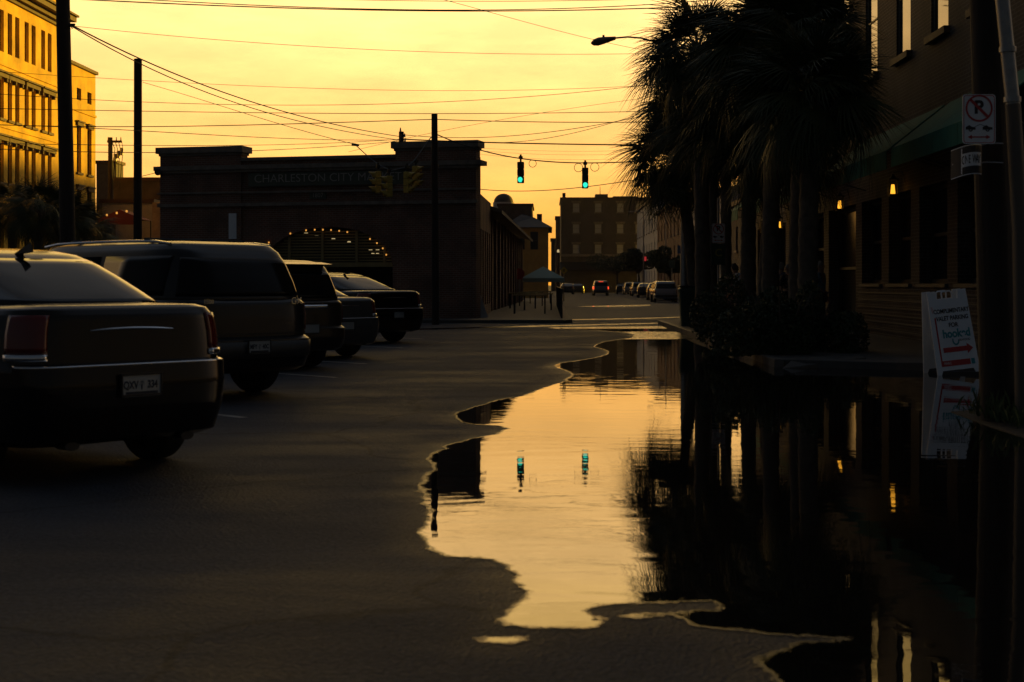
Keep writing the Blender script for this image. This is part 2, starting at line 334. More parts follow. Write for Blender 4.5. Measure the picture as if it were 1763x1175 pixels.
patch = mth(t, 'MULTIPLY', mrange(t, sp.outputs['Y'], 33.5, 35.2, 0, 1, True), mrange(t, mth(t, 'ADD', sp.outputs['Y'], mth(t, 'MULTIPLY', noise(t, ob, 1.2, 3), 1.2)), 38.2, 40.4, 1, 0, True))
far2 = mrange(t, sp.outputs['Y'], 41.0, 44, 0, 1, True)
gust = mrange(t, noise(t, ob, .8, 3, .5, (1.6, .35, 1), .8), .44, .62, .3, 1.3, True)
rip1 = noise(t, ob, 7, 1.5, .5, (.7, 2.0, 1), .4); rip2 = noise(t, ob, 2.6, 1, .4, (.6, 1.5, 1), .3); rip3 = noise(t, ob, 28, 2, .5, (1, 1.5, 1))
hh = mth(t, 'ADD', mth(t, 'MULTIPLY', rip1, mth(t, 'ADD', mth(t, 'MULTIPLY', gust, .00032), mth(t, 'MULTIPLY', mth(t, 'ADD', patch, far2), .028))), mth(t, 'MULTIPLY', rip2, .0011))
hh = mth(t, 'ADD', hh, mth(t, 'MULTIPLY', rip3, mth(t, 'MULTIPLY', gust, .00006)))
hh = mth(t, 'ADD', hh, mth(t, 'MULTIPLY', menis, .0010))
bp = tn(t, 'ShaderNodeBump'); bp.inputs['Strength'].default_value = 1; bp.inputs['Distance'].default_value = 1.0; t.links.new(hh, bp.inputs['Height']); t.links.new(bp.outputs[0], b.inputs['Normal'])
me.materials.append(mw)
o = bpy.data.objects.new('water', me); C.objects.link(o); tag(o, kind='structure')
# pavements with kerbs
def slab(name, poly, z, m=M_pave, kerbedge=None):
    o = MB().prism(poly, -.05, z).build(name, m, bevel=.012); return tag(o, kind='structure')
KX = 3.55
slab('pavement', [(KX+.16, 47.2), (KX+.16, 22.6), (4.35, 22.3), (5.3, 21.7), (7.8, 21.4), (30, 21.2), (30, 47.8), (4.5, 47.8)], .12)
mk = MB(); yk = 22.4
kob = thing('kerb', 'x', 'kerb'); del kob['label']; del kob['category']; tag(kob, kind='structure')
kerbm = MB().b2(-.075, .075, -.59, .59, -.05, .135)
k0 = kerbm.build('kerb_stone', M_kerb, kob, bevel=.015); k0.location = (KX+.075, 23.0, 0)
y = 24.2
while y < 47.0:
    q = dup(k0, kob); q.location = (KX+.075+random.uniform(-.008, .008), y, random.uniform(-.006, .004)); y += 1.2
# low stone where the kerb turns in towards the ramp
rs = thing('ramp_stone', 'x', 'x', (4.35, 22.45, 0)); del rs['label']; del rs['category']; tag(rs, kind='structure')
MB().raw([(-.75, -.35, -.02), (.75, .25, -.02), (.7, .65, -.02), (-.6, .3, -.02), (-.72, -.32, .01), (.72, .25, .15), (.68, .62, .16), (-.4, .3, .15)],
         [(3, 2, 1, 0), (4, 5, 6, 7), (0, 1, 5, 4), (1, 2, 6, 5), (2, 3, 7, 6), (3, 0, 4, 7)]).build('flared_slab', M_kerb, rs, bevel=.02)
slab('verge', [(4.12, 14.6), (4.05, 13.0), (4.1, 2), (30, 2), (30, 14.4), (4.6, 14.9)], .012, mat('verge_soil', (.025, .022, .018), .95, var=.4, bump=.8, bscale=12))
slab('pavement', [(-60, 50.0), (-13, 49.6), (-3, 47.6), (.55, 47.6), (.8, 48.2), (.8, 120), (-60, 120)], .11)
slab('pavement', [(10.3, 57), (30, 57), (30, 214), (10.3, 214)], .12)
slab('pavement', [(-60, -4), (-8.2, -4), (-8.6, 43), (-60, 43)], .12)
# faded parking bay lines
ln = MB()
for i, yy in enumerate((14.0, 20.0, 23.4, 29.2, 34)):
    a = Vector((-3.0, yy, 0)); d = Vector((-math.sin(R(47)), math.cos(R(47)), 0)); n_ = Vector((d.y, -d.x, 0))*.05; e = a+d*5
    o = MB().raw([(a+n_)+Vector((0, 0, .004)), (a-n_)+Vector((0, 0, .004)), (e-n_)+Vector((0, 0, .004)), (e+n_)+Vector((0, 0, .004))], [(0, 1, 2, 3)]).build('road_marking', M_white)
    tag(o, kind='structure')

hz_ = MB().b2(-960, 960, -960, 960, -1, 40).build('haze', bpy.data.materials.new('air_haze')); tag(hz_, kind='stuff')
hm = hz_.data.materials[0]; hm.use_nodes = True; hn = hm.node_tree; hn.nodes.remove(hn.nodes['Principled BSDF']); pv = hn.nodes.new('ShaderNodeVolumePrincipled')
pv.inputs['Color'].default_value = (.9, .88, .84, 1); pv.inputs['Density'].default_value = .00012; pv.inputs['Anisotropy'].default_value = .3
hn.links.new(pv.outputs[0], hn.nodes['Material Output'].inputs['Volume'])

# ================================================================ CARS
def sell(a0, a1, w_, n, t_):    # superellipse plan outline, rear at t=pi
    c, s = math.cos(t_), math.sin(t_); xc = (a0+a1)/2; a = (a1-a0)/2
    return xc+a*math.copysign(abs(c)**(2/n), c), w_*math.copysign(abs(s)**(2/n), s)
def interp_levels(lv, k):
    lv = np.array(lv, float); n = len(lv); outp = []
    for i in range(n-1):
        p0, p1, p2, p3 = lv[max(i-1, 0)], lv[i], lv[i+1], lv[min(i+2, n-1)]
        for j in range(k):
            u = j/k; outp.append(.5*((2*p1)+(-p0+p2)*u*.6+(2*p0-5*p1+4*p2-p3)*0*u*u+0) if False else p1+(p2-p1)*u)
    outp.append(lv[-1]); return outp
def shell(lv, n, nT, k=3, arches=None, cap=True, crown=.0):
    L_ = interp_levels(lv, k); v = []; f = []
    tt = [2*math.pi*(i+.5)/nT for i in range(nT)]
    for z, a0, a1, w_ in L_:
        for t_ in tt:
            x, y = sell(a0, a1, w_, n, t_)
            if arches:
                for ax, r in arches:
                    if (x-ax)**2+(z-r*.93)**2 < (r*1.13)**2: y = math.copysign(max(abs(y)-.24, 0), y)
            v.append((x, y, z))
    m = len(L_)
    for j in range(m-1):
        for i in range(nT): f.append((j*nT+i, j*nT+(i+1) % nT, (j+1)*nT+(i+1) % nT, (j+1)*nT+i))
    f.append(tuple(range((m-1)*nT, m*nT))); f.append(tuple(range(nT-1, -1, -1)))
    return v, f
def lvl(lv, z):
    zs = [q[0] for q in lv]; return [float(np.interp(z, zs, [q[i] for q in lv])) for i in (1, 2, 3)]
def patchm(lv, n, t0, t1, z0, z1, off=.006, nT=14, nZ=8, th=.02):
    f0 = t0 if callable(t0) else (lambda u: t0); f1 = t1 if callable(t1) else (lambda u: t1)
    V = []; B = []
    for j in range(nZ+1):
        u = j/nZ; z = z0+(z1-z0)*u; a0, a1, w_ = lvl(lv, z); a, c = f0(u), f1(u)
        for i in range(nT+1):
            t_ = a+(c-a)*i/nT; x, y = sell(a0, a1, w_, n, t_); x2, y2 = sell(a0, a1, w_, n, t_+.004)
            nx, ny = (y2-y), -(x2-x); l = math.hypot(nx, ny) or 1; nx /= l; ny /= l
            V.append((x+nx*off, y+ny*off, z+off*.3)); B.append((x-nx*th, y-ny*th, z))
    m = MB(); W = nT+1; q = len(V)
    f = [(j*W+i, j*W+i+1, (j+1)*W+i+1, (j+1)*W+i) for j in range(nZ) for i in range(nT)]
    e = [i for i in range(W)]+[j*W+nT for j in range(1, nZ+1)]+[nZ*W+i for i in range(nT-1, -1, -1)]+[j*W for j in range(nZ-1, 0, -1)]
    f += [(e[i], q+e[i], q+e[(i+1) % len(e)], e[(i+1) % len(e)]) for i in range(len(e))]
    m.raw(V+B, f); return m
PI = math.pi
def tside(x, a0, a1, n):       # angle on the left side (+y) for a given x
    xc = (a0+a1)/2; a = (a1-a0)/2; c = max(-1, min(1, (x-xc)/a)); c = math.copysign(abs(c)**(n/2), c); return math.acos(c)
def trear(y, w_, n): return PI-math.asin(math.copysign(min(1, abs(y/w_))**(n/2), y))
def make_wheel(car, x, y, r, wd=.23, nm='wheel'):
    s = 1 if y > 0 else -1
    w0 = bpy.data.objects.new(nm, None); C.objects.link(w0); w0.parent = car; w0.location = (x, y, r)
    m = MB(); prof = [(r*.66, -wd/2), (r*.93, -wd/2), (r*.99, -wd*.38), (r, -wd*.2), (r, wd*.2), (r*.99, wd*.38), (r*.93, wd/2), (r*.66, wd/2)]
    n = 36; v = [(a*math.cos(2*PI*i/n), b_, a*math.sin(2*PI*i/n)) for a, b_ in prof for i in range(n)]
    k = len(prof); f = [(j*n+i, j*n+(i+1) % n, ((j+1) % k)*n+(i+1) % n, ((j+1) % k)*n+i) for j in range(k) for i in range(n)]
    m.raw(v, f); m.build('tyre', M_tire, w0, True)
    m = MB(); m.cyl((0, -.05*s, 0), (0, .055*s, 0), r*.67, r*.66, 28); m.build('rim_well', M_plas, w0)
    m = MB(); m.cyl((0, .05*s, 0), (0, .10*s, 0), r*.13, n=12)
    for i in range(7):
        a = 2*PI*i/7; m.cyl((r*.1*math.cos(a), .075*s, r*.1*math.sin(a)), (r*.64*math.cos(a), .09*s, r*.64*math.sin(a)), .032, .024, 6)
    m.build('rim', M_rim, w0, True)
def make_car(kind, col, label, cat, rrw, head, group=None, S=1.0, plate=None, detail=True, lit=False, spoiler=False, glassm=None, H=1.0):
    glassm = glassm or M_carglass
    if kind == 'sedan':
        n, ng = 10, 4.2; wb, tr, r = 3.0*S, .80*S, .345*S
        B = [(.24, -2.34, 2.36, .84), (.28, -2.47, 2.44, .90), (.45, -2.53, 2.5, .935), (.62, -2.545, 2.51, .95), (.745, -2.53, 2.5, .952), (.77, -2.455, 2.47, .945), (.95, -2.44, 2.43, .93),
             (1.07, -2.43, 2.3, .90), (1.115, -2.40, 2.1, .86), (1.135, -2.34, 1.9, .79), (1.145, -2.1, 1.5, .5)]
        Gh = [(1.10, -2.02, 1.20, .89), (1.2, -1.76, .92, .85), (1.33, -1.38, .55, .78), (1.43, -1.06, .28, .715), (1.49, -.83, .12, .65), (1.525, -.58, -.02, .54), (1.54, -.35, -.15, .3)]
        gz0, gz1 = 1.135, 1.455; sidez1 = 1.44
        sidew = [(-1.05, -.35), (-.27, .50)]
    else:
        n, ng = 8, 6.5; wb, tr, r = 3.3*S, .86*S, .40*S
        B = [(.33, -2.72, 2.66, .90), (.38, -2.80, 2.72, .97), (.55, -2.86, 2.78, 1.0), (.72, -2.85, 2.78, 1.005), (.76, -2.77, 2.76, 1.0), (1.0, -2.765, 2.74, 1.01), (1.16, -2.75, 2.55, .995), (1.2, -2.72, 2.3, .96), (1.22, -2.6, 2.0, .8)]
        Gh = [(1.16, -2.74, 1.42, .965), (1.4, -2.66, 1.05, .92), (1.65, -2.55, .75, .86), (1.78, -2.46, .55, .82), (1.86, -2.36, .42, .76), (1.90, -2.15, .2, .62), (1.915, -1.8, -.1, .4)]
        gz0, gz1 = 1.24, 1.70; sidez1 = 1.72
        sidew = [(-2.35, -1.15), (-1.05, -.05), (.05, .80)]
    B = [(z*S*H, a*S, b_*S, c*S) for z, a, b_, c in B]; Gh = [(z*S*H, a*S, b_*S, c*S) for z, a, b_, c in Gh]; gz0 *= S*H; gz1 *= S*H; sidez1 *= S*H
    yaw = R(90+head); ca, sa = math.cos(yaw), math.sin(yaw); lx, ly = -wb/2-.05*S, -tr
    ox = rrw[0]-(lx*ca-ly*sa); oy = rrw[1]-(lx*sa+ly*ca)
    car = thing('parked_car', label, cat, (ox, oy, 0), yaw, group)
    pm = col
    arch = [(-wb/2-.05*S, r), (wb/2-.05*S, r)]
    v, f = shell(B, n, 200 if detail else 80, 4 if detail else 2, arch); MB().raw(v, f).build('body', pm, car, True)
    v, f = shell(Gh, ng, 96 if detail else 48, 3); MB().raw(v, f).build('cabin', pm, car, 2)
    w1 = lvl(Gh, gz0)[2]; yb = .80
    tr0 = lambda u: trear(w1*.86*lvl(Gh, gz0+(gz1-gz0)*u)[2]/w1, lvl(Gh, gz0+(gz1-gz0)*u)[2], ng)
    tr1 = lambda u: 2*PI-tr0(u)
    if kind == 'sedan':
        t_a = trear(.93, 1, ng); t_b = trear(.90, 1, ng)
    else:
        t_a = trear(.90, 1, ng); t_b = trear(.86, 1, ng)
    patchm(Gh, ng, lambda u: t_a+(t_b-t_a)*u, lambda u: 2*PI-(t_a+(t_b-t_a)*u), gz0, gz1, .005, 26, 8).build('rear_window', glassm, car, 2)
    tf = math.asin(.9**(ng/2)); patchm(Gh, ng, -tf, tf, gz0, gz1, .005, 16, 6).build('windscreen', glassm, car, 2)
    for x0, x1 in sidew:
        x0 *= S; x1 *= S
        for sgn in (1, -1):
            def ta(u, x=x0): L2 = lvl(Gh, gz0+(sidez1-gz0)*u); return tside(max(x, L2[0]*.985+.0), L2[0], L2[1], ng)
            def tb(u, x=x1): L2 = lvl(Gh, gz0+(sidez1-gz0)*u); return tside(min(x, L2[1]*.94-.04), L2[0], L2[1], ng)
            if sgn == 1: q = patchm(Gh, ng, lambda u: tb(u), lambda u: ta(u), gz0+.01, sidez1, .006, 10, 6)
            else: q = patchm(Gh, ng, lambda u: 2*PI-ta(u), lambda u: 2*PI-tb(u), gz0+.01, sidez1, .006, 10, 6)
            q.build('side_window', glassm, car, 2)
    for x in (-wb/2-.05*S, wb/2-.05*S):
        for s in (1, -1): make_wheel(car, x, s*tr, r, .24*S)
    lm = M_redl if lit else M_redo
    Wd = lvl(B, .95*S*H)[2]
    if kind == 'sedan': z0, z1, yi, yo = .83*S*H, 1.075*S*H, .75, .955
    else: z0, z1, yi, yo = .82*S*H, 1.15*S*H, .84, .998
    ti, to = trear(yi, 1, n), trear(yo, 1, n)-(.0 if n == 10 else .035)
    for s in (1, -1):
        if s == 1: a, b_ = (lambda u: to), (lambda u: ti+.0)
        else: a, b_ = (lambda u: 2*PI-ti), (lambda u: 2*PI-to)
        patchm(B, n, a, b_, z0, z1, .012, 12, 6).build('tail_light', lm, car, 2)
        if detail and kind == 'sedan':
            patchm(B, n, a, b_, z0-.045, z0-.004, .022, 12, 2).build('light_trim', M_chrome, car, 2)
    if lit: patchm(Gh, ng, trear(.35, 1, ng), 2*PI-trear(.35, 1, ng), gz1+.03, gz1+.08, .012, 8, 2).build('high_brake_light', M_redl, car, 2)
    if detail:
        if kind == 'sedan':
            patchm(B, n, trear(.93, 1, n)-.05, 2*PI-trear(.93, 1, n)+.05, .748*S*H, .764*S*H, .006, 30, 2).build('bumper_trim', M_chrome, car, 2)
            m = MB(); m.tube([(lvl(B, .97*S*H)[0]-.012, y*S, (.975+.012*(1-(y/.36)**2))*S*H) for y in np.linspace(-.36, .36, 9)], [.003, .006, .008, .008, .009, .008, .008, .006, .003], 6); m.build('boot_handle', M_chrome, car, True)
            m = MB(); xf = -.85*S; m.raw([(xf-.16, 0, 1.50*S*H), (xf+.04, .035, 1.49*S*H), (xf+.04, -.035, 1.49*S*H), (xf-.14, 0, 1.50*S*H+.075), (xf-.16, .012, 1.50*S*H+.0), (xf-.16, -.012, 1.50*S*H)],
                               [(1, 4, 3), (4, 0, 3), (0, 5, 3), (5, 2, 3), (2, 1, 3), (1, 2, 5, 0, 4)]); m.build('roof_antenna', M_plas, car)
            for s in (1, -1):
                m = MB(); m.cyl((-2.44*S, s*.50*S, .30*S), (-2.30*S, s*.50*S, .30*S), .036, n=14); e_ = m.build('exhaust_tip', M_blk, car, True); e_.scale = (1, 1.5, .8); e_.location = (0, -s*.25*S, .04*S)
            zp = .615*S*H
        else: zp = .64*S*H if not spoiler else .72*S*H
        xp = lvl(B, zp)[0]-(.016 if kind == 'sedan' or spoiler else .034)
        m = MB(); m.box((xp, 0, zp), (.012, .305, .155)); pl = m.build('licence_plate', M_plate, car, bevel=.004)
        m = MB(); m.box((xp-.004, 0, zp-.066), (.02, .32, .012)).box((xp-.004, 0, zp+.074), (.02, .32, .012)).box((xp-.004, .154, zp), (.02, .010, .155)).box((xp-.004, -.154, zp), (.02, .010, .155)); m.build('plate_frame', M_plas, pl)
        if plate:
            a, b_ = plate
            text('plate_letters', a, .072, M_ink, pl, (xp-.0075, .085, zp+.002), (R(90), 0, R(-90)), .001, sx=.74, bold=.002)
            text('plate_numbers', b_, .072, M_ink, pl, (xp-.0075, -.085, zp+.002), (R(90), 0, R(-90)), .001, sx=.74, bold=.002)
            m = MB(); xx = xp-.0078; m.box((xx, 0, zp-.012), (.002, .008, .034))
            for a in range(9):
                an = PI*(-.15+1.3*a/8); m.raw([(xx, 0, zp+.008), (xx, .022*math.cos(an)-.003, zp+.008+.022*math.sin(an)), (xx, .022*math.cos(an)+.003, zp+.010+.022*math.sin(an))], [(0, 1, 2)])
            m.build('plate_emblem', M_ink, pl)
            m = MB(); m.box((xp-.0072, 0, zp-.05), (.002, .25, .018)); m.build('plate_band', M_ink, pl)
        for s in (1, -1):
            m = MB(); m.box(((.95 if kind == 'sedan' else 1.25)*S, s*1.0*S, 1.12*S*H if kind == 'sedan' else 1.32*S*H), (.10, .20, .13)); m.build('wing_mirror', pm, car, True, bevel=.03)
    if kind == 'suv' and not spoiler:
        for s in (1, -1):
            m = MB(); m.tube([(x*S, s*.70*S, (1.865+.045*math.sin(PI*min(1, max(0, (x+2.2)/2.6)))**.3)*S*H) for x in np.linspace(-2.2, .4, 10)], .018, 6); m.build('roof_rail', M_chrome, car, True)
        for x in (-1.7, -.2):
            m = MB(); m.tube([(x*S, -.7*S, 1.93*S*H), (x*S, .7*S, 1.93*S*H)], .018, 6); m.build('roof_bar', M_plas, car, True)
        patchm(B, n, PI-.5, PI+.5, .78*S*H, .80*S*H, .008, 20, 2).build('tailgate_seam', M_plas, car)
        patchm(B, n, trear(.96, 1, n), 2*PI-trear(.96, 1, n), .50*S*H, .70*S*H, .012, 26, 2).build('rear_bumper', mat('bumper_plastic', (.05, .05, .05), .5), car, 2)
    if spoiler:
        m = MB(); m.raw([(-2.30*S, -.66*S, 1.87*S*H), (-2.30*S, .66*S, 1.87*S*H), (-2.66*S, .64*S, 1.83*S*H), (-2.66*S, -.64*S, 1.83*S*H), (-2.35*S, -.64*S, 1.79*S*H), (-2.35*S, .64*S, 1.79*S*H)],
                        [(0, 1, 2, 3), (3, 2, 5, 4), (0, 3, 4), (1, 5, 2), (0, 4, 5, 1)]); m.build('roof_spoiler', pm, car)
        patchm(B, n, trear(.45, 1, n), 2*PI-trear(.45, 1, n), 1.06*S*H, 1.12*S*H, .02, 10, 2).build('tailgate_trim', M_chrome, car, 2)
    return car
pk = (-3.35,)
c_s = make_car('sedan', paint('black_paint', (.012, .010, .010), .2, .2), 'black saloon nearest the camera with tall red tail lights and a palmetto licence plate', 'car', G(264, 790), 50, 'cars parked at an angle along the street', S=.90, plate=('QXV', '334'), H=1.15)
c_u = make_car('suv', paint('dark_grey_paint', (.02, .021, .023), .3, .3), 'long dark grey estate SUV with roof rails, just beyond the nearest black saloon', 'car', G(437, 674), 50, 'cars parked at an angle along the street', plate=('MFY', '40C'), H=.95, glassm=mat('tinted_glass', (.008, .008, .009), .12, spec=.12))
text('badge', 'GX', .11, M_chrome, c_u, (-2.79, -.62, 1.12), (R(90), 0, R(-90)), .003)
text('badge', '1500', .07, M_chrome, c_u, (-2.79, .62, 1.12), (R(90), 0, R(-90)), .003)
make_car('suv', paint('bronze_paint', (.05, .038, .03), .3, .3), 'brown SUV with a roof spoiler and chrome tailgate strip, third in the parked row', 'car', G(533, 631), 47, 'cars parked at an angle along the street', S=.86, H=1.03, spoiler=True)
make_car('sedan', paint('silver_paint', (.16, .155, .15), .3, .5), 'greyish saloon with only its boot corner showing beyond the brown SUV', 'car', G(597, 613), 47, 'cars parked at an angle along the street', S=.95)
make_car('sedan', paint('black_paint', (.012, .010, .010)), 'black saloon farthest along the parked row with a pale reflecting rear window', 'car', G(677, 588), 50, 'cars parked at an angle along the street', S=1.03)
# far traffic
fc = make_car('suv', paint('grey_far_paint', (.20, .20, .22)), 'grey SUV driving away down the street with all brake lights lit red', 'car', G(1046, 509.5), 0, S=.88, lit=True, detail=False); fc.name = 'driving_car'
wg = make_car('suv', paint('silver_far_paint', (.30, .31, .33)), 'silver SUV parked close behind the green bin, largest of the distant parked cars', 'car', G(1163, 521), 0, 'cars parked far down the street', S=.86, H=.92, detail=False)
fd = make_car('sedan', paint('dark_far_paint', (.03, .03, .035)), 'dark saloon parked on the left side of the far street next to the canopy', 'car', G(986, 507), -3, 'cars parked far down the street', S=.92, detail=False)
def placecar(src, px, py, label, rz=None):
    q = dup(src); x, y = G(px, py); q.location = (x, y, 0); q['label'] = label; q['group'] = 'cars parked far down the street'
    if rz is not None: q.rotation_euler.z = R(rz)
    return q
placecar(fd, 1112, 512.5, 'dark saloon parked at the right of the far street, pale roof edge showing')
placecar(wg, 1099, 510, 'silver SUV parked behind the dark saloon at the right of the far street')
placecar(fd, 1131, 516.5, 'dark saloon half hidden by the silver SUV near the green bin')
placecar(fd, 976, 504, 'dark saloon at the left kerb of the far street, farthest one past the canopy', 90)
placecar(wg, 1085, 507.5, 'small silver SUV farthest away at the right kerb of the far street')
placecar(wg, 1004, 500, 'light SUV crossing sideways at the far junction below the tall dark building', 178)
placecar(wg, 1139, 518, 'silver SUV parked just beyond the largest one, roofline showing past it')
placecar(fd, 1072, 506.5, 'dark saloon farthest right of the driving car, under the broad street tree')
placecar(fd, 995, 505.5, 'dark saloon double parked near the left end of the far street')
placecar(wg, 1062, 497, 'tiny light SUV far beyond the driving car at the junction', 170)
placecar(wg, 1246, 521, 'pale SUV glimpsed between the palmetto trunks with sun on its side', 80)

# ================================================================ BUILDINGS
def windows(b, face, specs, w_, m_fr=M_frame, m_gl=M_pane, hood=None, sill=None, depth=.12, muntin=True):
    """face: function (u, z, off) -> local point ; specs: list of (u centre, z0, z1, width)"""
    pass
def wall_with_holes(m, L_, H_, holes, th, axis='y', z0=0):
    """a wall panel in local (u along, z up), holes = (u0,u1,z0,z1) list; built as boxes between; returns MB boxes; axis: wall runs along this axis"""
    us = sorted({0, L_, *[h[0] for h in holes], *[h[1] for h in holes]})
    for a, b_ in zip(us[:-1], us[1:]):
        if b_-a < 1e-6: continue
        c = (a+b_)/2; hs = sorted([(h[2], h[3]) for h in holes if h[0] < c < h[1]]); z = z0
        for h0, h1 in hs+[(H_, H_)]:
            if h0 > z+1e-6:
                if axis == 'y': m.b2(-th, 0, a, b_, z, h0)
                else: m.b2(a, b_, 0, th, z, h0)
            z = max(z, h1)
    return m
def win_pane(k): return [M_pane, M_pane, mat('drawn_blind', (.20, .15, .08), .8)][k % 3]
def win(b, u0, u1, z0, z1, axis='y', sgn=-1, rec=.14, fr=M_frame, gl=M_pane, mun=True, hood=None, sill=None, fw=.06, fd=(-.02, .06)):
    """window part with its pane; wall face at 0, recess into the wall by rec; axis 'y': wall runs along y and looks to sgn*x"""
    def bx(m, ua, ub, da, db, za, zb):   # d = depth from face, positive into wall
        if axis == 'y':
            x0, x1 = sorted((-sgn*da, -sgn*db)); m.b2(x0, x1, ua, ub, za, zb)
        else:
            y0, y1 = sorted((da, db)); m.b2(ua, ub, y0, y1, za, zb)
    m = MB(); bx(m, u0, u0+fw, rec+fd[0], rec+fd[1], z0, z1); bx(m, u1-fw, u1, rec+fd[0], rec+fd[1], z0, z1); bx(m, u0+fw, u1-fw, rec+fd[0], rec+fd[1], z1-fw, z1); bx(m, u0+fw, u1-fw, rec+fd[0], rec+fd[1], z0, z0+fw)
    if mun:
        zm = (z0+z1)/2; bx(m, u0+fw, u1-fw, rec+fd[0]*.5, rec+fd[1]-.005, zm-fw*.4, zm+fw*.4)
    w_ = m.build('window', fr, b)
    m = MB(); bx(m, u0+.01, u1-.01, rec+fd[1]+.002, rec+fd[1]+.017, z0+.01, z1-.01); m.build('pane', gl, w_)
    if sill:
        m = MB(); bx(m, u0-.12, u1+.12, -.12, -.002, z0-.14, z0-.002); m.build('sill', sill, w_)
    if hood:
        m = MB(); bx(m, u0-.15, u1+.15, -.14, -.002, z1+.02, z1+.24); bx(m, u0-.22, u1+.22, -.22, -.002, z1+.245, z1+.33); m.build('hood', hood, w_)
    return w_
# ---- tall yellow building on the left, facade along the street, looking +x
yb = thing('yellow_building', 'tall sunlit yellow stucco building with paired narrow windows, at the left edge', 'building', (-29.5, 60, 0))
holes = []; ws = []
def near_u(px): return 29.5*F/(VX-px)-60
pairs = [near_u(x) for x in (-34, -4, 23.5, 52, 80)]
for u in pairs:
    for z0, z1, hd in ((13.85, 16.1, 0), (10.25, 12.4, 1), (6.8, 9.0, 1), (3.0, 5.3, 1)):
        for du in (-.86, .22): holes.append((u+du, u+du+.64, z0, z1)); ws.append((u+du, u+du+.64, z0, z1, hd))
m = MB(); wall_with_holes(m, 26.2, 17.0, holes, .5, 'y'); m.b2(-14, -.5, 0, 26.2, 0, 17.0); m.build('wall', M_yell, yb)
for u0, u1, z0, z1, hd in ws:
    win(yb, u0, u1, z0, z1, 'y', 1, .2, M_shut, win_pane(random.randrange(4)*2//2), True, None, M_trim if hd and (u0-.22+1e-3) else None)
for u in pairs:
    for z0, z1 in ((10.25, 12.4), (6.8, 9.0), (3.0, 5.3)):
        m = MB(); m.b2(0.002, .22, u-1.1, u+1.1, z1+.03, z1+.26); m.b2(.002, .34, u-1.2, u+1.2, z1+.262, z1+.36)
        for q in (-1.02, -.1, .9): m.b2(.002, .18, u+q, u+q+.14, z1-.15, z1+.028)
        m.build('window_hood', M_trim, yb)
m = MB()
for za, zb, d in ((16.75, 16.95, .15), (16.95, 17.2, .40), (17.2, 17.5, .8), (17.5, 17.62, .95)): m.b2(-14, d, -.02, 26.22+d*.3, za+.001, zb)
m.build('cornice', M_trim, yb)
m = MB(); m.b2(-13.8, -.1, .3, 26, 17.62, 18.7); m.build('parapet', M_yell, yb)
m = MB(); m.b2(0, .07, 0, 26.2, 9.75, 9.9); m.b2(0, .07, 0, 26.2, 13.1, 13.22); m.build('string_course', M_yell, yb)
# ---- second, lower block
y2 = thing('yellow_building', 'lower yellow stucco block beyond the tall one, two columns of windows and a small balcony', 'building', (-29.5, 86.25, 0))
h2 = []; w2 = []
for px in (136, 154):
    u = 29.5*F/(VX-px)-86.25
    for z0, z1, k in ((12.85, 13.6, 0), (8.3, 11.2, 1), (4.4, 7.2, 1)): h2.append((u-.42, u+.42, z0, z1)); w2.append((u-.42, u+.42, z0, z1, k))
m = MB(); wall_with_holes(m, 6.3, 14.9, h2, .5, 'y'); m.b2(-12, -.5, 0, 6.3, 0, 14.9); m.build('wall', M_yell, y2)
for u0, u1, z0, z1, k in w2: win(y2, u0, u1, z0, z1, 'y', 1, .2, M_shut, M_pane, True, M_trim if k else None, M_trim if k else None)
m = MB(); m.b2(-12, .15, -.01, 6.45, 14.9, 15.1); m.build('parapet_cap', M_trim, y2)
m = MB(); m.b2(0, .08, 0, 6.3, 12.1, 12.25); m.build('string_course', M_yell, y2)
bal = MB(); bal.b2(.0, 1.5, -.3, 7.6, 4.05, 4.2); b_ = bal.build('balcony', M_trim, y2)
m = MB(); m.b2(1.42, 1.48, -.3, 7.6, 5.2, 5.27)
for i in range(40): m.b2(1.43, 1.47, -.28+i*.2, -.25+i*.2, 4.2, 5.2)
for i in range(4): m.b2(1.38, 1.5, -.3+i*2.58, -.18+i*2.58, 4.2, 5.35)
m.build('railing', M_trim, b_)
# ---- buildings between the yellow block and the market
def simple_block(name, label, x0, x1, y0, y1, H_, m_w, wins=(), cat='building', cap=True, fr=M_frame, gl=M_pane, hood=None, sill=None, wz=None):
    b = thing(name, label, cat, (x0, y0, 0)); L_ = x1-x0
    holes = [(u-w_/2, u+w_/2, a, c) for u, a, c, w_ in wins]
    m = MB(); wall_with_holes(m, L_, H_, holes, .4, 'x'); m.b2(0, L_, .4, y1-y0, 0, H_); m.build('wall', m_w, b)
    for u, a, c, w_ in wins: win(b, u-w_/2, u+w_/2, a, c, 'x', 1, .16, fr, gl, True, hood, sill)
    if cap:
        m = MB(); m.b2(-.15, L_+.15, -.15, y1-y0+.15, H_, H_+.25); m.build('parapet_cap', M_trim, b)
    return b
def X(px, Y): return (px-VX)*Y/F
simple_block('flat_roofed_building', 'dark flat-roofed building low behind the second utility pole', X(196, 100), X(286, 100), 100, 112, P(0, 312, 100).z, M_brick2)
simple_block('flat_roofed_building', 'dark distant block right beside the yellow block with a bright slot window', X(166, 118), X(200, 118), 118, 120, P(0, 282, 118).z, M_roof, [(.8, 5.5, 7, .5)])
tb = thing('tan_brick_building', 'narrow sunlit tan brick wall with two slit windows left of the market', 'building', (X(262, 88), 88, 0))
m = MB(); L_ = X(292, 88)-X(262, 88); hz = P(0, 349, 88).z; hl = [(.32, .52, 2.0, 3.6), (.72, .92, 2.0, 3.6)]
wall_with_holes(m, L_, hz, hl, .3, 'x'); m.b2(0, L_, .3, 6, 0, hz); m.build('wall', M_tan, tb); tb.rotation_euler.z = 0
for a in hl: win(tb, a[0], a[1], a[2], a[3], 'x', 1, .1, M_frame, M_pane, False, fw=.03)
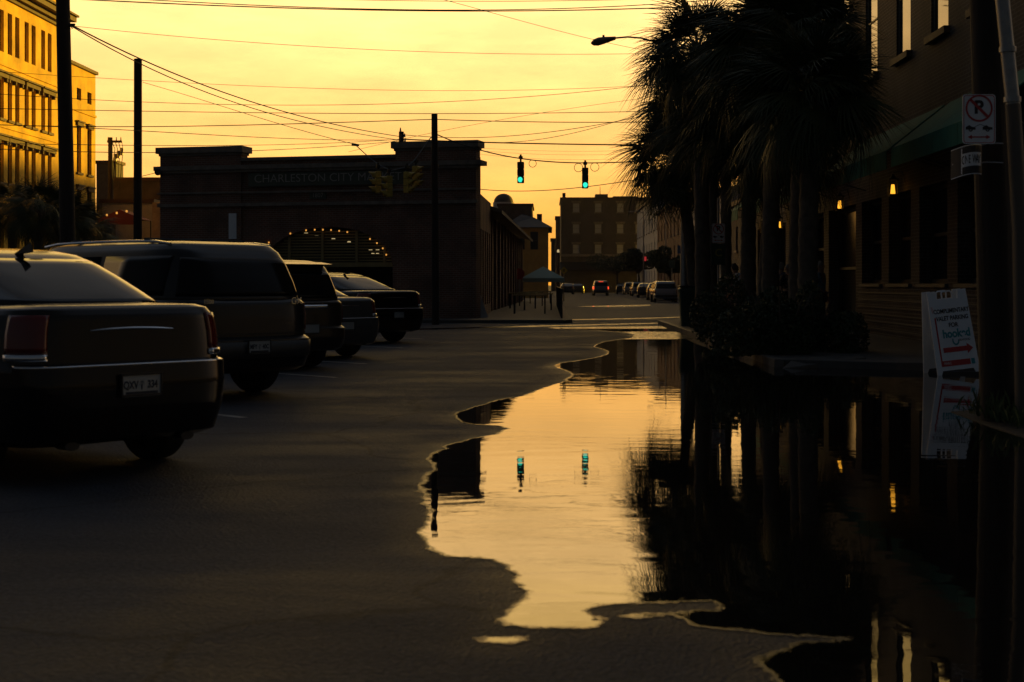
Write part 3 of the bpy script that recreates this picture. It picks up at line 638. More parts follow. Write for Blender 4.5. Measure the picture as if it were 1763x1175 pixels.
simple_block('low_building', 'low grey-roofed building behind the red awning on the left', X(176, 92), X(262, 92), 92, 99, P(0, 350, 92).z, M_greyst)
# red awning with bulbs
ra = thing('red_awning', 'red peaked market awning strung with small bulbs, behind the parked cars on the left', 'awning', P(206, 0, 80).xy.to_3d())
m = MB(); zt = P(0, 361, 80).z; zb = P(0, 378, 80).z
m.raw([(-1.25, 0, zb), (1.25, 0, zb), (1.25, 2, zb), (-1.25, 2, zb), (0, 0, zt), (0, 2, zt)], [(0, 1, 4), (1, 2, 5, 4), (2, 3, 5), (3, 0, 4, 5)]); m.b2(-1.25, 1.25, -.02, 0, zb-.3, zb); m.build('canvas', mat('red_canvas', (.22, .04, .03), .8), ra)
for sx_ in (-1.2, 1.2):
    for sy_ in (.05, 1.95): MB().cyl((sx_, sy_, 0), (sx_, sy_, zb), .04, n=6).build('post', M_blk, ra)
for i_, (px, py) in enumerate(((169.5, 373), (184, 370.5), (201, 367), (218, 364))):
    q = P(px, py, 79.6)
    o = MB(); o.cyl((0, 0, -.06), (0, 0, .06), .05, .05, 8); o = o.build('festoon_bulb', M_bulb); o.location = q; tag(o, 'small glowing bulb along the red awning, %s' % ['lowest at its left end', 'second up its left slope', 'near its peak', 'on its right slope'][i_], 'light bulb', 'bulbs along the red awning')

# ---- city market head house
A = Vector((X(283, 53.2), 53.2, 0)); Bc = Vector((X(815, 50.4), 50.4, 0)); mL = (Bc-A).length; mrz = math.atan2(Bc.y-A.y, Bc.x-A.x)
mk = thing('market_hall', 'dark brick market hall with raised corner piers, stone lettering and an arched opening', 'building', A, mrz)
def mu(px):   # distance along the facade for a pixel column
    d = (Bc-A).normalized(); k = (px-VX)/F
    return (k*A.y-A.x)/(d.x-k*d.y)
def mz(px, py): u = mu(px); Yq = (A+(Bc-A).normalized()*u).y; return CH-(py-HY)*Yq/F
zt = mz(550, 275); zpier = mz(750, 243)
au0, au1 = mu(458), mu(676); ac = (au0+au1)/2; aw = (au1-au0)/2; aspr = mz(566, 455); atop = mz(566, 391)
pw0, pw1 = mu(417), mu(682)
# facade wall with arched opening: columns of quads
m = MB(); nseg = 36
def archz(u):
    q = (u-ac)/aw
    return aspr+(atop-aspr)*math.sqrt(max(0, 1-q*q)) if abs(q) < 1 else None
m.b2(0, au0, 0, .45, 0, zt); m.b2(au1, mL, 0, .45, 0, zt)
for i in range(nseg):
    a, b_ = au0+(au1-au0)*i/nseg, au0+(au1-au0)*(i+1)/nseg; za, zb = archz(a) or aspr, archz(b_) or aspr
    m.raw([(a, 0, za), (b_, 0, zb), (b_, 0, zt), (a, 0, zt), (a, .45, za), (b_, .45, zb), (b_, .45, zt), (a, .45, zt)], [(0, 1, 2, 3), (7, 6, 5, 4), (0, 4, 5, 1), (3, 2, 6, 7)])
m.build('facade_wall', M_brick, mk)
m = MB(); m.b2(-.12, pw0, -.10, -.001, 0, zpier-.25); m.b2(-.12, pw0, 0.0, .45, zt, zpier-.25); m.build('corner_pier', M_brick, mk)
m = MB(); m.b2(pw1, mL+.12, -.10, -.001, 0, zpier-.25); m.b2(pw1, mL+.12, 0.0, .45, zt, zpier-.25); m.b2(mL+.001, mL+.12, 0, .5, 0, zt); m.build('corner_pier', M_brick, mk)
for a, b_ in ((-.12, pw0), (pw1, mL+.12)):
    m = MB(); m.b2(a-.12, b_+.12, -.24, .6, zpier-.25, zpier-.02); m.b2(a-.04, b_+.04, -.14, .5, zpier-.34, zpier-.251); m.build('pier_cap', M_stone, mk)
m = MB(); m.b2(pw0+.001, pw1-.001, -.12, .5, zt, zt+.12); m.build('parapet_cap', M_stone, mk)
zc = mz(550, 290)
m = MB(); m.b2(-.3, mL+.3, -.28, -.105, zc, zc+.16); m.b2(-.22, mL+.22, -.2, -.104, zc-.10, zc-.002); m.b2(-.36, -.12, -.1, .3, zc, zc+.16); m.b2(mL+.12, mL+.36, -.28, .5, zc, zc+.16); m.build('cornice', M_stone, mk)
zb_ = mz(550, 350)
m = MB(); m.b2(-.2, mL+.2, -.2, -.104, zb_-.09, zb_+.04); m.b2(-.2, mL+.2, -.18, -.104, mz(550, 330)-.03, mz(550, 330)+.03); m.build('string_course', M_stone, mk)
# sign panel and lettering
m = MB(); m.b2(mu(430), mu(700), -.125, -.101, mz(550, 320), mz(550, 296)); sp_ = m.build('name_panel', mat('panel_green', (.10, .115, .09), .8, var=.2), mk)
WRD = 'CHARLESTON CITY MARKET'; cu = bpy.data.curves.new('t', 'FONT'); cu.size = .40; to = bpy.data.objects.new('t', cu); C.objects.link(to); wds = []
for k in range(len(WRD)+1): cu.body = WRD[:k]+'.'; bpy.context.view_layer.update(); wds.append(to.dimensions.x)
bpy.data.objects.remove(to); kx = (mu(694)-mu(440))/(wds[-1]-wds[0])
for k, ch in enumerate(WRD):
    if ch == ' ': continue
    xc_ = mu(440)+kx*((wds[k]+wds[k+1])/2-wds[0]); text('letter', ch, .42, M_letter, sp_, (xc_, -.13, mz(560, 307)), (R(90), 0, 0), .012, sx=kx*.95, bold=-.004)
m = MB(); m.b2(mu(534), mu(562), -.05, -.001, mz(548, 343), mz(548, 331)); pq = m.build('date_plaque', mat('panel_green', (.10, .115, .09)), mk)
text('lettering', '1807', .22, M_letter, pq, (mu(548), -.055, mz(548, 337)), (R(90), 0, 0), .008)
# slatted transom in the arch
za0, za1 = mz(566, 460), mz(566, 452)
m = MB(); m.b2(au0-.0, au1, .12, .3, za0, za1); m.build('transom_beam', M_slat, mk)
sl0 = None; zz = za1+.04
while zz < atop-.12:
    q = math.sqrt(max(0, 1-((zz+.05-aspr)/(atop-aspr))**2))*aw if zz+.05 > aspr else aw
    MB().b2(ac-q+.02, ac+q-.02, .16, .21, zz, zz+.055).build('slat', M_slat, mk); zz += .105
for px in (496, 553, 612, 660):
    u = mu(px); z1 = (archz(u) or aspr)-.02
    MB().b2(u-.05, u+.05, .1, .155, za1, z1).build('mullion', M_slat, mk)
m = MB(); n_ = 30
for i in range(n_):
    a, b_ = PI*i/n_, PI*(i+1)/n_
    p = [(ac+aw*math.cos(x)*k, zq) for x, k in ((a, 1.0), (b_, 1.0), (b_, 1.10), (a, 1.10)) for zq in [aspr+(atop-aspr)*math.sin(x)*(1 if k == 1.0 else 1.16)]]
    v = [(x, -.05, z) for x, z in p]+[(x, -.001, z) for x, z in p]; m.raw(v, [(3, 2, 1, 0), (0, 1, 5, 4), (2, 3, 7, 6), (1, 2, 6, 5), (3, 0, 4, 7)])
m.build('arch_ring', M_brick, mk)
m = MB(); m.b2(.3, mL-2.9, 9, 9.3, 0, 4.5); m.b2(.001, .3, .45, 9.3, 0, 4.5); m.build('rear_wall', M_brick2, mk)
m = MB(); m.prism([(.3, .451), (mL-.3, .451), (mL-2.8, 9), (.3, 9)], 4.4, 4.5); m.build('roof', M_roof, mk)
mt = mrz
d_ = (Bc-A).normalized(); nrm = Vector((d_.y, -d_.x, 0))
bl = [(464, 418), (501, 402.5), (528, 397), (543, 396), (557, 396), (571, 396.5), (585, 398), (599, 400), (638, 412), (650, 419), (660, 428), (666, 439)]
ORD = ['first', 'second', 'third', 'fourth', 'fifth', 'sixth', 'seventh', 'eighth', 'ninth', 'tenth', 'eleventh', 'twelfth']
for i_, (px, py) in enumerate(bl):
    u = mu(px); q = A+d_*u+nrm*.06; q.z = mz(px, py)
    o = MB().cyl((0, 0, -.028), (0, 0, .028), .026, .026, 8).build('festoon_bulb', M_bulb); o.location = q
    tag(o, 'tiny glowing bulb, %s from the left in the string over the market arch' % ORD[i_], 'light bulb', 'bulbs along the market arch')
CL_ = ['leftmost', 'second, brighter', 'third', 'middle', 'fifth from left', 'sixth from left', 'highest of the right trio', 'right-hand high', 'lowest left of the right cluster', 'lowest middle of the right cluster', 'lowest right of the right cluster']
for i_, (px, py) in enumerate(((490, 409), (527, 401), (545, 405), (574, 411), (601, 417), (635, 424), (638, 430), (650, 430), (633, 434), (642, 437.5), (650, 437.5))):
    u = mu(px); q = A+d_*u-nrm*3.2; k = q.y; q.x = X(px, k); q.z = P(px, py, k).z
    o = MB().cyl((0, 0, -.02), (0, 0, .03), .075, .05, 10).build('ceiling_lamp', M_warm); o.location = q
    tag(o, 'lit ceiling lamp seen inside the market arch, %s' % CL_[i_], 'lamp', 'ceiling lamps inside the market')
m = MB(); m.b2(mu(397), mu(410), -.16, -.102, mz(403, 412), mz(403, 368)); bn = m.build('banner', M_signw, None); bn.parent = None; bn.location = A; bn.rotation_euler.z = mrz; tag(bn, 'narrow pale vertical banner hung on the left pier of the market', 'banner')
# ---- long market shed behind it
sh_d = Vector((.0205, 1, 0)).normalized(); shz = math.atan2(-sh_d.x, sh_d.y)
sh = thing('market_shed', 'long low market shed with brick piers running away along the street', 'building', (Bc.x-.02, 59.6, 0), shz)
SL = 40
m = MB(); m.b2(-9.5, -.25, 0, SL, 0, 3.6); m.build('inner_wall', M_brick2, sh)
for i in range(13):
    y = .4+i*3.1; MB().b2(-.25, .12, y, y+.75, .11, 4.3).build('pier', M_brick, sh)
    if i < 12:
        MB().b2(-.22, -.1, y+.75, y+3.1, 3.4, 4.3).build('spandrel', M_brick, sh)
        for k in range(4): MB().b2(-.2, -.12, y+1.0+k*.55, y+1.06+k*.55, .11, 3.4).build('door_batten', M_trim, sh)
m = MB(); m.raw([(.75, -.3, 4.25), (.75, SL, 4.25), (-5, SL, 6.3), (-5, -.3, 6.3), (-10.7, SL, 4.25), (-10.7, -.3, 4.25), (.75, -.3, 4.40), (.75, SL, 4.4), (-5, SL, 6.45), (-5, -.3, 6.45), (-10.7, SL, 4.4), (-10.7, -.3, 4.4)],
                [(0, 1, 2, 3), (3, 2, 4, 5), (9, 8, 7, 6), (11, 10, 8, 9), (0, 6, 7, 1), (5, 4, 10, 11), (0, 3, 9, 6), (3, 5, 11, 9), (1, 7, 8, 2), (2, 8, 10, 4)]); m.build('roof', M_roof, sh)
# side wing of the head house between facade and shed, with tall barred openings
ws_ = thing('market_side_wall', 'brick side wall of the market with tall barred openings facing the street', 'wall', (Bc.x+.05, Bc.y+.5, 0), shz)
m = MB(); hs = [(1.0+i*1.35, 1.75+i*1.35, .5, 3.4) for i in range(6)]; wall_with_holes(m, 9.0, 4.7, hs, .3, 'y', .0); m.build('brickwork', M_brick, ws_)
for a in hs:
    for k in range(4): MB().b2(-.12, -.08, a[0]+.1+k*.18, a[0]+.13+k*.18, .5, 3.4).build('bar', M_blk, ws_)
# ---- things at the market corner
cn = P(905, 0, 62)
can = thing('green_canopy', 'pale green peaked pop-up canopy at the market corner over the street', 'canopy', (X(935, 100), 100, 0))
m = MB(); a = 1.5; ze, zp = P(0, 483, 100).z+.15, P(0, 459, 100).z
m.raw([(-a, -a, ze), (a, -a, ze), (a, a, ze), (-a, a, ze), (0, 0, zp)], [(0, 1, 4), (1, 2, 4), (2, 3, 4), (3, 0, 4)])
for s in ((-a, a, -a, -a+.02), (-a, a, a-.02, a), (-a, -a+.02, -a+.03, a-.03), (a-.02, a, -a+.03, a-.03)): m.b2(*s, ze-.28, ze-.001)
m.build('canvas', mat('pale_green_canvas', (.40, .47, .36), .8), can)
for s in (-1, 1):
    for t_ in (-1, 1): MB().cyl((s*a*.97, t_*a*.97, .1), (s*a*.97, t_*a*.97, ze), .025, n=6).build('leg', M_blk, can)
for i, (px, Y, lab) in enumerate(((926, 66, 'dark market stall table closest to the street corner'), (912, 58, 'dark market stall table nearest the market side wall'), (930, 88, 'dark market stall table directly under the green canopy'), (914, 78, 'dark market stall table just before the green canopy'), (900, 70, 'dark market stall table against the market shed'))):
    tbl = thing('stall_table', lab, 'table', (X(px, Y), Y, .11)); MB().b2(-.7, .7, -.4, .4, .72, .77).build('tabletop', M_slat, tbl)
    for s in (-.62, .62):
        for q in (-.33, .33): MB().b2(s-.03, s+.03, q-.03, q+.03, 0, .72).build('leg', M_blk, tbl)
# black railing with posts along the pavement edge
rl = thing('street_railing', 'black panelled railing along the market pavement edge beside the canopy', 'railing', (.45, 50, .11))
for i in range(16): MB().cyl((0+i*.0, i*2.0, 0), (0, i*2.0, 1.05), .035, n=6).build('post', M_blk, rl)
MB().b2(-.02, .02, 0, 30, 1.0, 1.05).build('top_rail', M_blk, rl)
for i in range(15): MB().b2(-.012, .012, i*2.0+.06, i*2.0+1.94, .12, .96).build('panel', M_blk, rl); MB().b2(-.015, .015, 0, 30, .5, .54).build('lower_rail', M_blk, rl)
# leaning A-board, by the side wall
ab = thing('leaning_board', 'pale board leaning against the brick corner of the market', 'board', P(824, 0, 51.2).xy.to_3d())
MB().raw([(-.05, -.3, .11), (.35, -.3, .11), (.05, 0, 1.0), (-.18, 0, 1.0), (-.05, -.27, .11), (.35, -.27, .11), (.05, .03, 1.0), (-.18, .03, 1.0)], [(0, 1, 2, 3), (7, 6, 5, 4), (0, 4, 5, 1), (1, 5, 6, 2), (2, 6, 7, 3), (3, 7, 4, 0)]).build('panel', M_greyst, ab)

# ---- ochre building and dome
Yo = 128
ocb = simple_block('ochre_building', 'ochre stucco building with a hipped roof beyond the market shed', X(872, Yo), X(944, Yo), Yo, Yo+14, P(0, 392, Yo).z, M_ochre, [(1.3, 4.4, 6.0, .7), (2.5, 4.4, 6.0, .7)], cap=False, fr=M_shut)
m = MB(); L_ = X(944, Yo)-X(872, Yo); zr = P(0, 392, Yo).z; zt_ = P(0, 372, Yo).z
m.raw([(-.5, -.5, zr), (L_+.35, -.5, zr), (L_+.35, 14, zr), (-.5, 14, zr), (L_*.35, 3, zt_+.3), (L_*.65, 3, zt_), (L_*.65, 11, zt_), (L_*.35, 11, zt_+.3)], [(0, 1, 5, 4), (1, 2, 6, 5), (2, 3, 7, 6), (3, 0, 4, 7), (4, 5, 6, 7), (3, 2, 1, 0)]); m.build('roof', M_roof, ocb)
m = MB(); m.b2(L_*.72, L_*.78+.25, 2.8, 3.3, zr, P(0, 366, Yo).z); m.build('chimney', M_brick2, ocb)
simple_block('flat_roofed_building', 'flat-topped dark building rising behind the ochre one', X(858, 150), X(916, 150), 150, 160, P(0, 355, 150).z, M_brick2)
dm = thing('domed_turret', 'small grey domed turret above the market shed roof', 'turret', (X(867, 160), 160, 0))
m = MB(); rd = 17*160/F; zd = P(0, 349, 160).z; m.cyl((0, 0, 0), (0, 0, zd), rd*1.08, n=20); m.build('drum', M_cream, dm, True)
m = MB()
for j in range(8):
    a, b_ = PI/2*j/8, PI/2*(j+1)/8; m.cyl((0, 0, zd+rd*.9*math.sin(a)), (0, 0, zd+rd*.9*math.sin(b_)), rd*math.cos(a), max(.01, rd*math.cos(b_)), 20, False)
m.build('dome', M_roof, dm, True)
# ---- tall dark building closing the street
Yf = 215
fx0, fx1 = X(966, Yf), X(1150, Yf); L_ = fx1-fx0; wl = []
for px in (992, 1030, 1068, 1100, 1128):
    u = X(px, Yf)-fx0
    for py, hh_ in ((358, 8), (394, 8), (429, 8)): wl.append((u, P(0, py+hh_, Yf).z, P(0, py-hh_, Yf).z, 12*Yf/F))
fb = simple_block('corner_building', 'tall dark four-storey building closing off the far end of the street', fx0, fx1, Yf, Yf+18, P(0, 343, Yf).z, mat('sooty_brick', (.085, .072, .065), .85, var=.3, vscale=.6), wl, fr=M_frame, gl=mat('pale_blind', (.42, .42, .42), .6), hood=M_stone, sill=M_stone)
m = MB(); m.b2(-.2, L_+.2, -.25, -.001, P(0, 442, Yf).z, P(0, 438, Yf).z); m.build('string_course', M_stone, fb)
m = MB(); m.b2(X(1027, Yf)-fx0, X(1049, Yf)-fx0, 5, 9, P(0, 343, Yf).z, P(0, 331, Yf).z); m.build('rooftop_plant_room', M_roof, fb)
m = MB(); m.b2(X(968.5, Yf)-fx0, X(974, Yf)-fx0, 2, 3, P(0, 343, Yf).z, P(0, 331, Yf).z); m.build('chimney', M_brick2, fb)
m = MB(); m.cyl((X(1036, Yf)-fx0, 7, P(0, 331, Yf).z), (X(1036, Yf)-fx0, 7, P(0, 316, Yf).z), .06, .04, 5); m.build('mast', M_blk, fb)
m = MB(); m.b2(X(1056, Yf)-fx0, X(1100, Yf)-fx0, 1, 3, P(0, 343, Yf).z, P(0, 337.5, Yf).z); m.build('roof_ledge', M_roof, fb)
m = MB(); m.raw([(-.2, -2.2, 3.4), (L_, -2.2, 3.4), (L_, 0, 4.6), (-.2, 0, 4.6)], [(0, 1, 2, 3)]); m.build('shop_awning', M_shut, fb)
simple_block('narrow_building', 'narrow stepped dark building at the left edge of the far street end', X(957, 240), X(966, 240), 240, 250, P(0, 375, 240).z, M_brick2)
simple_block('narrow_building', 'lowest dark rooftop visible in the gap below the sunset', X(949, 250), X(958, 250), 250, 262, P(0, 413, 250).z, M_roof)
# ---- right hand row beyond the corner; facades look -x
def right_block(label, x, y0, y1, H_, m_w, nf, nw, name='terraced_building', wtop=.75):
    b = thing(name, label, 'building', (x, y0, 0)); L_ = y1-y0; holes = []; dz = (H_-1.2)/nf
    for j in range(nf):
        for i in range(nw):
            u = (i+.5)*L_/nw; holes.append((u-.5, u+.5, .9+j*dz, .9+j*dz+dz*.6))
    us = MB()
    uset = sorted({0, L_, *[h[0] for h in holes], *[h[1] for h in holes]})
    for a, c in zip(uset[:-1], uset[1:]):
        mid_ = (a+c)/2; hs = sorted([(h[2], h[3]) for h in holes if h[0] < mid_ < h[1]]); z = 0
        for h0, h1 in hs+[(H_, H_)]:
            if h0 > z: us.b2(0, .35, a, c, z, h0)
            z = h1
    us.b2(.35, 12, 0, L_, 0, H_); us.build('wall', m_w, b)
    for h in holes: win(b, h[0], h[1], h[2], h[3], 'y', -1, .14, M_frame, M_pane, True, None, M_stone)
    MB().b2(-.3, 12, -.1, L_+.1, H_, H_+.3).build('cornice', M_trim, b)
    return b
right_block('pale grey stucco building seen between the palmetto trunks, just past the corner', 12.3, 62, 78, 5.0, M_cream, 1, 5)
right_block('brick building next down the right side of the street', 12.3, 78.3, 98, 6.4, M_brick2, 2, 6)
right_block('grey stucco building halfway down the right side of the street', 12.4, 98.3, 124, 7.8, M_greyst, 2, 7)
right_block('brown brick building far down the right side of the street', 12.2, 124.3, 160, 9.0, M_brick, 3, 9)
right_block('pale building farthest down the right side, behind the utility lines', 12.4, 160.3, 200, 11.3, M_cream, 3, 9)
right_block('unseen tall brick block added behind the low right-hand row to block the sun', 26, 62, 176, 18.5, M_brick2, 3, 12)  # out of view; added to shade the yellow facade's base and the market side

# ---- restaurant on the right: dark brick, awnings, lanterns
WX = 7.8; RY0, RY1 = 21.2, 57.0; RH = 11.5
rb = thing('brick_restaurant', 'dark brick restaurant building with green awnings and lanterns filling the right side', 'building', (WX, RY0, 0))
piersY = [24.9, 27.5, 30.3, 33.0, 35.8, 40.0, 43.2, 46.5, 50.0, 53.5]
hol = []
for a, b_ in zip(piersY[:-1], piersY[1:]):
    z0 = .12 if (a in (35.8, 46.5)) else 1.33
    hol.append((a+.35-RY0, b_-.35-RY0, z0, 3.35))
hol.append((.6, piersY[0]-.35-RY0, 1.33, 3.35))
upw = []
for y in (22.6, 25.5, 28.4, 31.3, 34.4, 37.6, 40.9, 44.5, 48.1, 51.7):
    upw.append((y-.62-RY0, y+.62-RY0, 6.35, 9.0))
us = MB(); allh = hol+upw; L_ = RY1-RY0; uset = sorted({0, L_, *[h[0] for h in allh], *[h[1] for h in allh]})
for a, c in zip(uset[:-1], uset[1:]):
    mid_ = (a+c)/2; hs = sorted([(h[2], h[3]) for h in allh if h[0] < mid_ < h[1]]); z = 0
    for h0, h1 in hs+[(RH, RH)]:
        if h0 > z: us.b2(0, .4, a, c, z, h0)
        z = h1
us.b2(.4, 14, 0, L_, 0, RH); us.build('wall', M_brick2, rb)
for h in hol: win(rb, h[0], h[1], h[2], h[3], 'y', -1, .28, M_shut, M_pane, True, fw=.09)
for h in upw: win(rb, h[0], h[1], h[2], h[3], 'y', -1, .05, M_frame, M_glass, True, None, M_trim, fw=.05, fd=(0, .02))
for h in hol:
    if h[2] > 1: MB().b2(-.07, -.001, h[0]-.05, h[1]+.05, 1.25, 1.32).build('sill_course', M_kerb, rb)
MB().b2(-.35, 14, -.1, L_+.1, RH, RH+.4).build('cornice', M_trim, rb)
for k in range(6): MB().b2(-.025, -.001, 0, 14.6, .24+k*.17, .27+k*.17).build('plinth_course', M_kerb, rb)
def awning(y0, y1, label):
    a = thing('window_awning', label, 'awning', (WX, y0, 0), 0, 'green awnings along the restaurant'); w_ = y1-y0; pr = 1.15
    m = MB(); m.raw([(-.01, 0, 4.85), (-.01, w_, 4.85), (-pr, w_, 3.95), (-pr, 0, 3.95), (-.01, 0, 4.82), (-.01, w_, 4.82), (-pr, w_, 3.92), (-pr, 0, 3.92)], [(0, 1, 2, 3), (7, 6, 5, 4), (0, 4, 5, 1), (2, 6, 7, 3), (1, 5, 6, 2), (3, 7, 4, 0)]); m.build('canvas', M_awn, a)
    n = max(1, round(w_/1.6))
    for i in range(n): MB().b2(-pr-.015, -pr+.002, i*w_/n+.01, (i+1)*w_/n-.01, 3.58, 3.915).build('valance', M_awn, a)
    m = MB(); m.tube([(-.02, .02, 3.6), (-pr, .02, 3.93)], .014, 5); m.tube([(-.02, w_-.02, 3.6), (-pr, w_-.02, 3.93)], .014, 5); m.build('frame', M_blk, a)
    return a
awning(21.6, 27.6, 'green canvas awning nearest the camera on the brick restaurant, cut by the frame edge')
awning(28.0, 34.9, 'long green awning below the lit upstairs windows, its end fringed by palm fronds')
awning(38.4, 41.8, 'short green awning between the lanterns, third along from the front')
awning(44.7, 47.3, 'small green awning framed by palmetto trunks, fourth along')
awning(50.0, 53.0, 'farthest small green awning at the end of the restaurant')
def lantern(y, z, label):
    l = thing('wall_lantern', label, 'lantern', (WX-.28, y, z), 0, 'glowing lanterns on the restaurant wall')
    m = MB(); m.b2(-.09, .09, -.09, .09, -.20, -.17); m.b2(-.11, .11, -.11, .11, .17, .2); m.cyl((0, 0, .2), (0, 0, .30), .09, .02, 4); m.tube([(.27, 0, .1), (.2, 0, .36), (0, 0, .33)], .012, 5)
    for a in (-.085, .085):
        for b_ in (-.085, .085): m.b2(a-.008, a+.008, b_-.008, b_+.008, -.17, .17)
    m.build('cage', M_blk, l); MB().cyl((0, 0, -.13), (0, 0, .07), .055, .035, 10).build('flame_lamp', M_lamp, l, True)
lantern(31.1, 3.42, 'glowing amber lantern under the long awning, nearest to the camera')
lantern(36.8, 3.40, 'glowing amber lantern beside the doorway, second from the camera')
lantern(46.4, 3.28, 'glowing amber lantern seen just left of the thick palmetto trunk')
lantern(49.9, 3.32, 'glowing amber lantern between two palmetto trunks')
lantern(52.6, 3.24, 'dimmest farthest amber lantern beside a palmetto trunk')

# ================================================================ POLES, WIRES, SIGNALS
def pole(label, p0, p1, r0, r1, name='utility_pole'):
    o = thing(name, label, 'utility pole', (p0[0], p0[1], 0)); d = Vector(p1)-Vector((p0[0], p0[1], 0))
    MB().tube([(0, 0, -.2), tuple(d*.5), tuple(d)], [r0, (r0+r1)/2, r1], 14).build('post', M_wood, o, True); return o
Y1, Y2, Y3 = 36, 54, 46
p1 = pole('thick wooden utility pole before the yellow building, running out of the frame top', (X(120, Y1), Y1), P(107, -60, Y1), .20, .165)
m = MB(); q = P(124, 44, Y1)-Vector((X(120, Y1), Y1, 0)); m.cyl(q-Vector((.1, 0, 0)), q+Vector((.1, -.1, 0)), .05, .03, 8); m.tube([q+Vector((-.05, -.2, .05)), q+Vector((.08, -.2, -.12)), q+Vector((-.02, -.2, -.15))], .015, 5); m.build('wire_clamp', M_blk, p1)
p2 = pole('plain flat-topped wooden pole between the yellow building and the market', (X(237, Y2), Y2), P(237.5, 102, Y2), .165, .15)
p3 = pole('wooden pole in front of the market right pier, holding the signal cables', (X(750, Y3), Y3), P(748, 197, Y3), .125, .10)
# distant pole with transformer
q0 = P(190, 0, 95); p4 = thing('utility_pole', 'distant utility pole with cross arm and tangled transformer wires', 'utility pole', (q0.x, 95, 0))
zt = P(0, 237, 95).z; MB().tube([(0, 0, 0), (0, 0, zt)], [.2, .15], 10).build('post', M_wood, p4, True)
MB().b2(-.2, .75, -.06, .06, zt-.35, zt-.2).build('cross_arm', M_wood, p4)
for x in (-.15, .4, .7): MB().cyl((x, 0, zt-.2), (x, 0, zt+.02), .05, .03, 6).build('insulator', M_metal, p4)
for i in range(3): MB().cyl((.35+.22*i, -.1, zt-1.6+.2*i), (.35+.22*i, -.1, zt-1.1+.2*i), .11, n=8).build('transformer', M_metal, p4)
for i in range(4): MB().tube([(.1+.22*i, 0, zt-.25), (.35+.18*i, -.15, zt-.8), (.2+.2*i, -.1, zt-1.7), (.25+.12*i, 0, zt-2.6-.3*i), (.1, 0, zt-3.4)], .025, 5).build('jumper_wire', M_wire, p4)
q0 = P(691, 0, 78); p5 = thing('utility_pole', 'top of a utility pole with insulators poking up behind the market roof', 'utility pole', (q0.x, 78, 0)); zt5 = P(0, 227, 78).z
MB().tube([(0, 0, 0), (0, 0, zt5)], [.18, .14], 10).build('post', M_wood, p5, True)
for a, z in ((.18, -.2), (.2, -.45), (-.05, .12)): MB().cyl((a, 0, zt5+z-.1), (a, 0, zt5+z+.1), .06, .03, 6).build('insulator', M_metal, p5)
# round disc lamp at the market left corner
dl = thing('round_floodlight', 'small round floodlight on a rod beside the left corner of the market', 'lamp', P(273, 297, 53))
MB().cyl((0, -.1, 0), (0, .1, 0), .13, .10, 14).build('lamp_head', M_blk, dl, True); MB().tube([(.05, .1, 0), (.35, .3, .08)], .03, 5).build('bracket', M_blk, dl); MB().tube([(-.1, 0, -.02), (-.85, 0, -.2)], .012, 5).build('stay', M_blk, dl)
# lattice of wires: (name label, list of (px, py), Y at the start, Y at the end, radius)
def wire(label, pts, Ya, Yb, r=.012):
    P3 = []; n = len(pts)
    xs = [p[0] for p in pts]
    for i in range(25):
        x = xs[0]+(xs[-1]-xs[0])*i/24
        # smooth through the points (Lagrange on up to 4 points)
        y = 0
        for a in range(n):
            l = 1
            for b_ in range(n):
                if a != b_: l *= (x-xs[b_])/(xs[a]-xs[b_])
            y += l*pts[a][1]
        k = i/24; P3.append(P(x, y, 1/((1-k)/Ya+k/Yb)))
    o = MB().tube(P3, r, 5).build('overhead_wire', M_wire, None, True)
    c = P3[0].copy(); me = o.data
    for v in me.vertices: v.co -= c
    o.location = c
    return tag(o, label, 'overhead wire', 'overhead wires crossing the sky')
wire('thick cable sagging across the very top of the sky, lower of the close pair', [(-60, -12), (500, 14.5), (850, 19.5), (1230, 10)], 38, 40, .017)
wire('cable sagging across the very top of the sky, upper of the close pair', [(-60, -20), (560, 14), (850, 17.5), (1230, 0)], 38, 40, .013)
wire('highest wire, skimming the top frame edge above the lamp', [(560, -1), (800, 2.5), (1180, -3)], 40, 40, .009)
wire('thin wire from the thick pole clamp passing below the street lamp arm', [(124, 45), (500, 78), (780, 91), (1180, 91)], 36, 43, .007)
wire('thin diagonal wire falling from the top edge past the lamp head', [(745, -5), (900, 37), (1020, 68), (1180, 98)], 36, 43, .007)
wire('thin wire just above the midheight of the sky, almost level', [(-60, 120), (300, 142), (700, 156), (1180, 143)], 42, 44, .007)
wire('wire rising gently to the right into the palms, below the level thin one', [(-60, 158), (300, 178), (640, 180), (1180, 138)], 42, 44, .009)
wire('straight wire touching the top of the pole in front of the market', [(-60, 186), (400, 194), (800, 196), (1200, 190)], 42, 46, .011)
wire('dark wire from the left edge to the head of the market pole', [(-60, 213), (300, 218), (560, 212), (744, 206)], 44, 46, .014)
wire('dark wire continuing right from the market pole into the palms', [(752, 206), (900, 210), (1040, 211), (1200, 209)], 46, 46, .014)
wire('wire running to the pole top behind the market roof, upper of three', [(-60, 215), (300, 229), (500, 239), (690, 241)], 44, 78, .014)
wire('wire running to the pole top behind the market roof, middle of three', [(-60, 247), (300, 251), (500, 249), (690, 240)], 44, 78, .012)
wire('wire running to the pole top behind the market roof, lowest of three', [(-60, 254), (280, 263), (500, 257), (690, 243)], 44, 78, .014)
wire('heavy diagonal cable from the thick pole clamp down to the market roof', [(124, 44), (300, 127), (480, 190), (692, 236)], 36, 78, .02)
wire('second diagonal cable hanging just under the heavy one', [(124, 46), (300, 137), (480, 200), (692, 242)], 36, 78, .016)
wire('thin diagonal wire from the flat-topped pole to the signal cable knot', [(246, 142), (420, 195), (520, 225), (612, 249)], 54, 46, .010)
wire('pale thin wire crossing diagonally up to the right over the market pole', [(600, 262), (800, 218), (950, 192), (1200, 158)], 46, 46, .006)
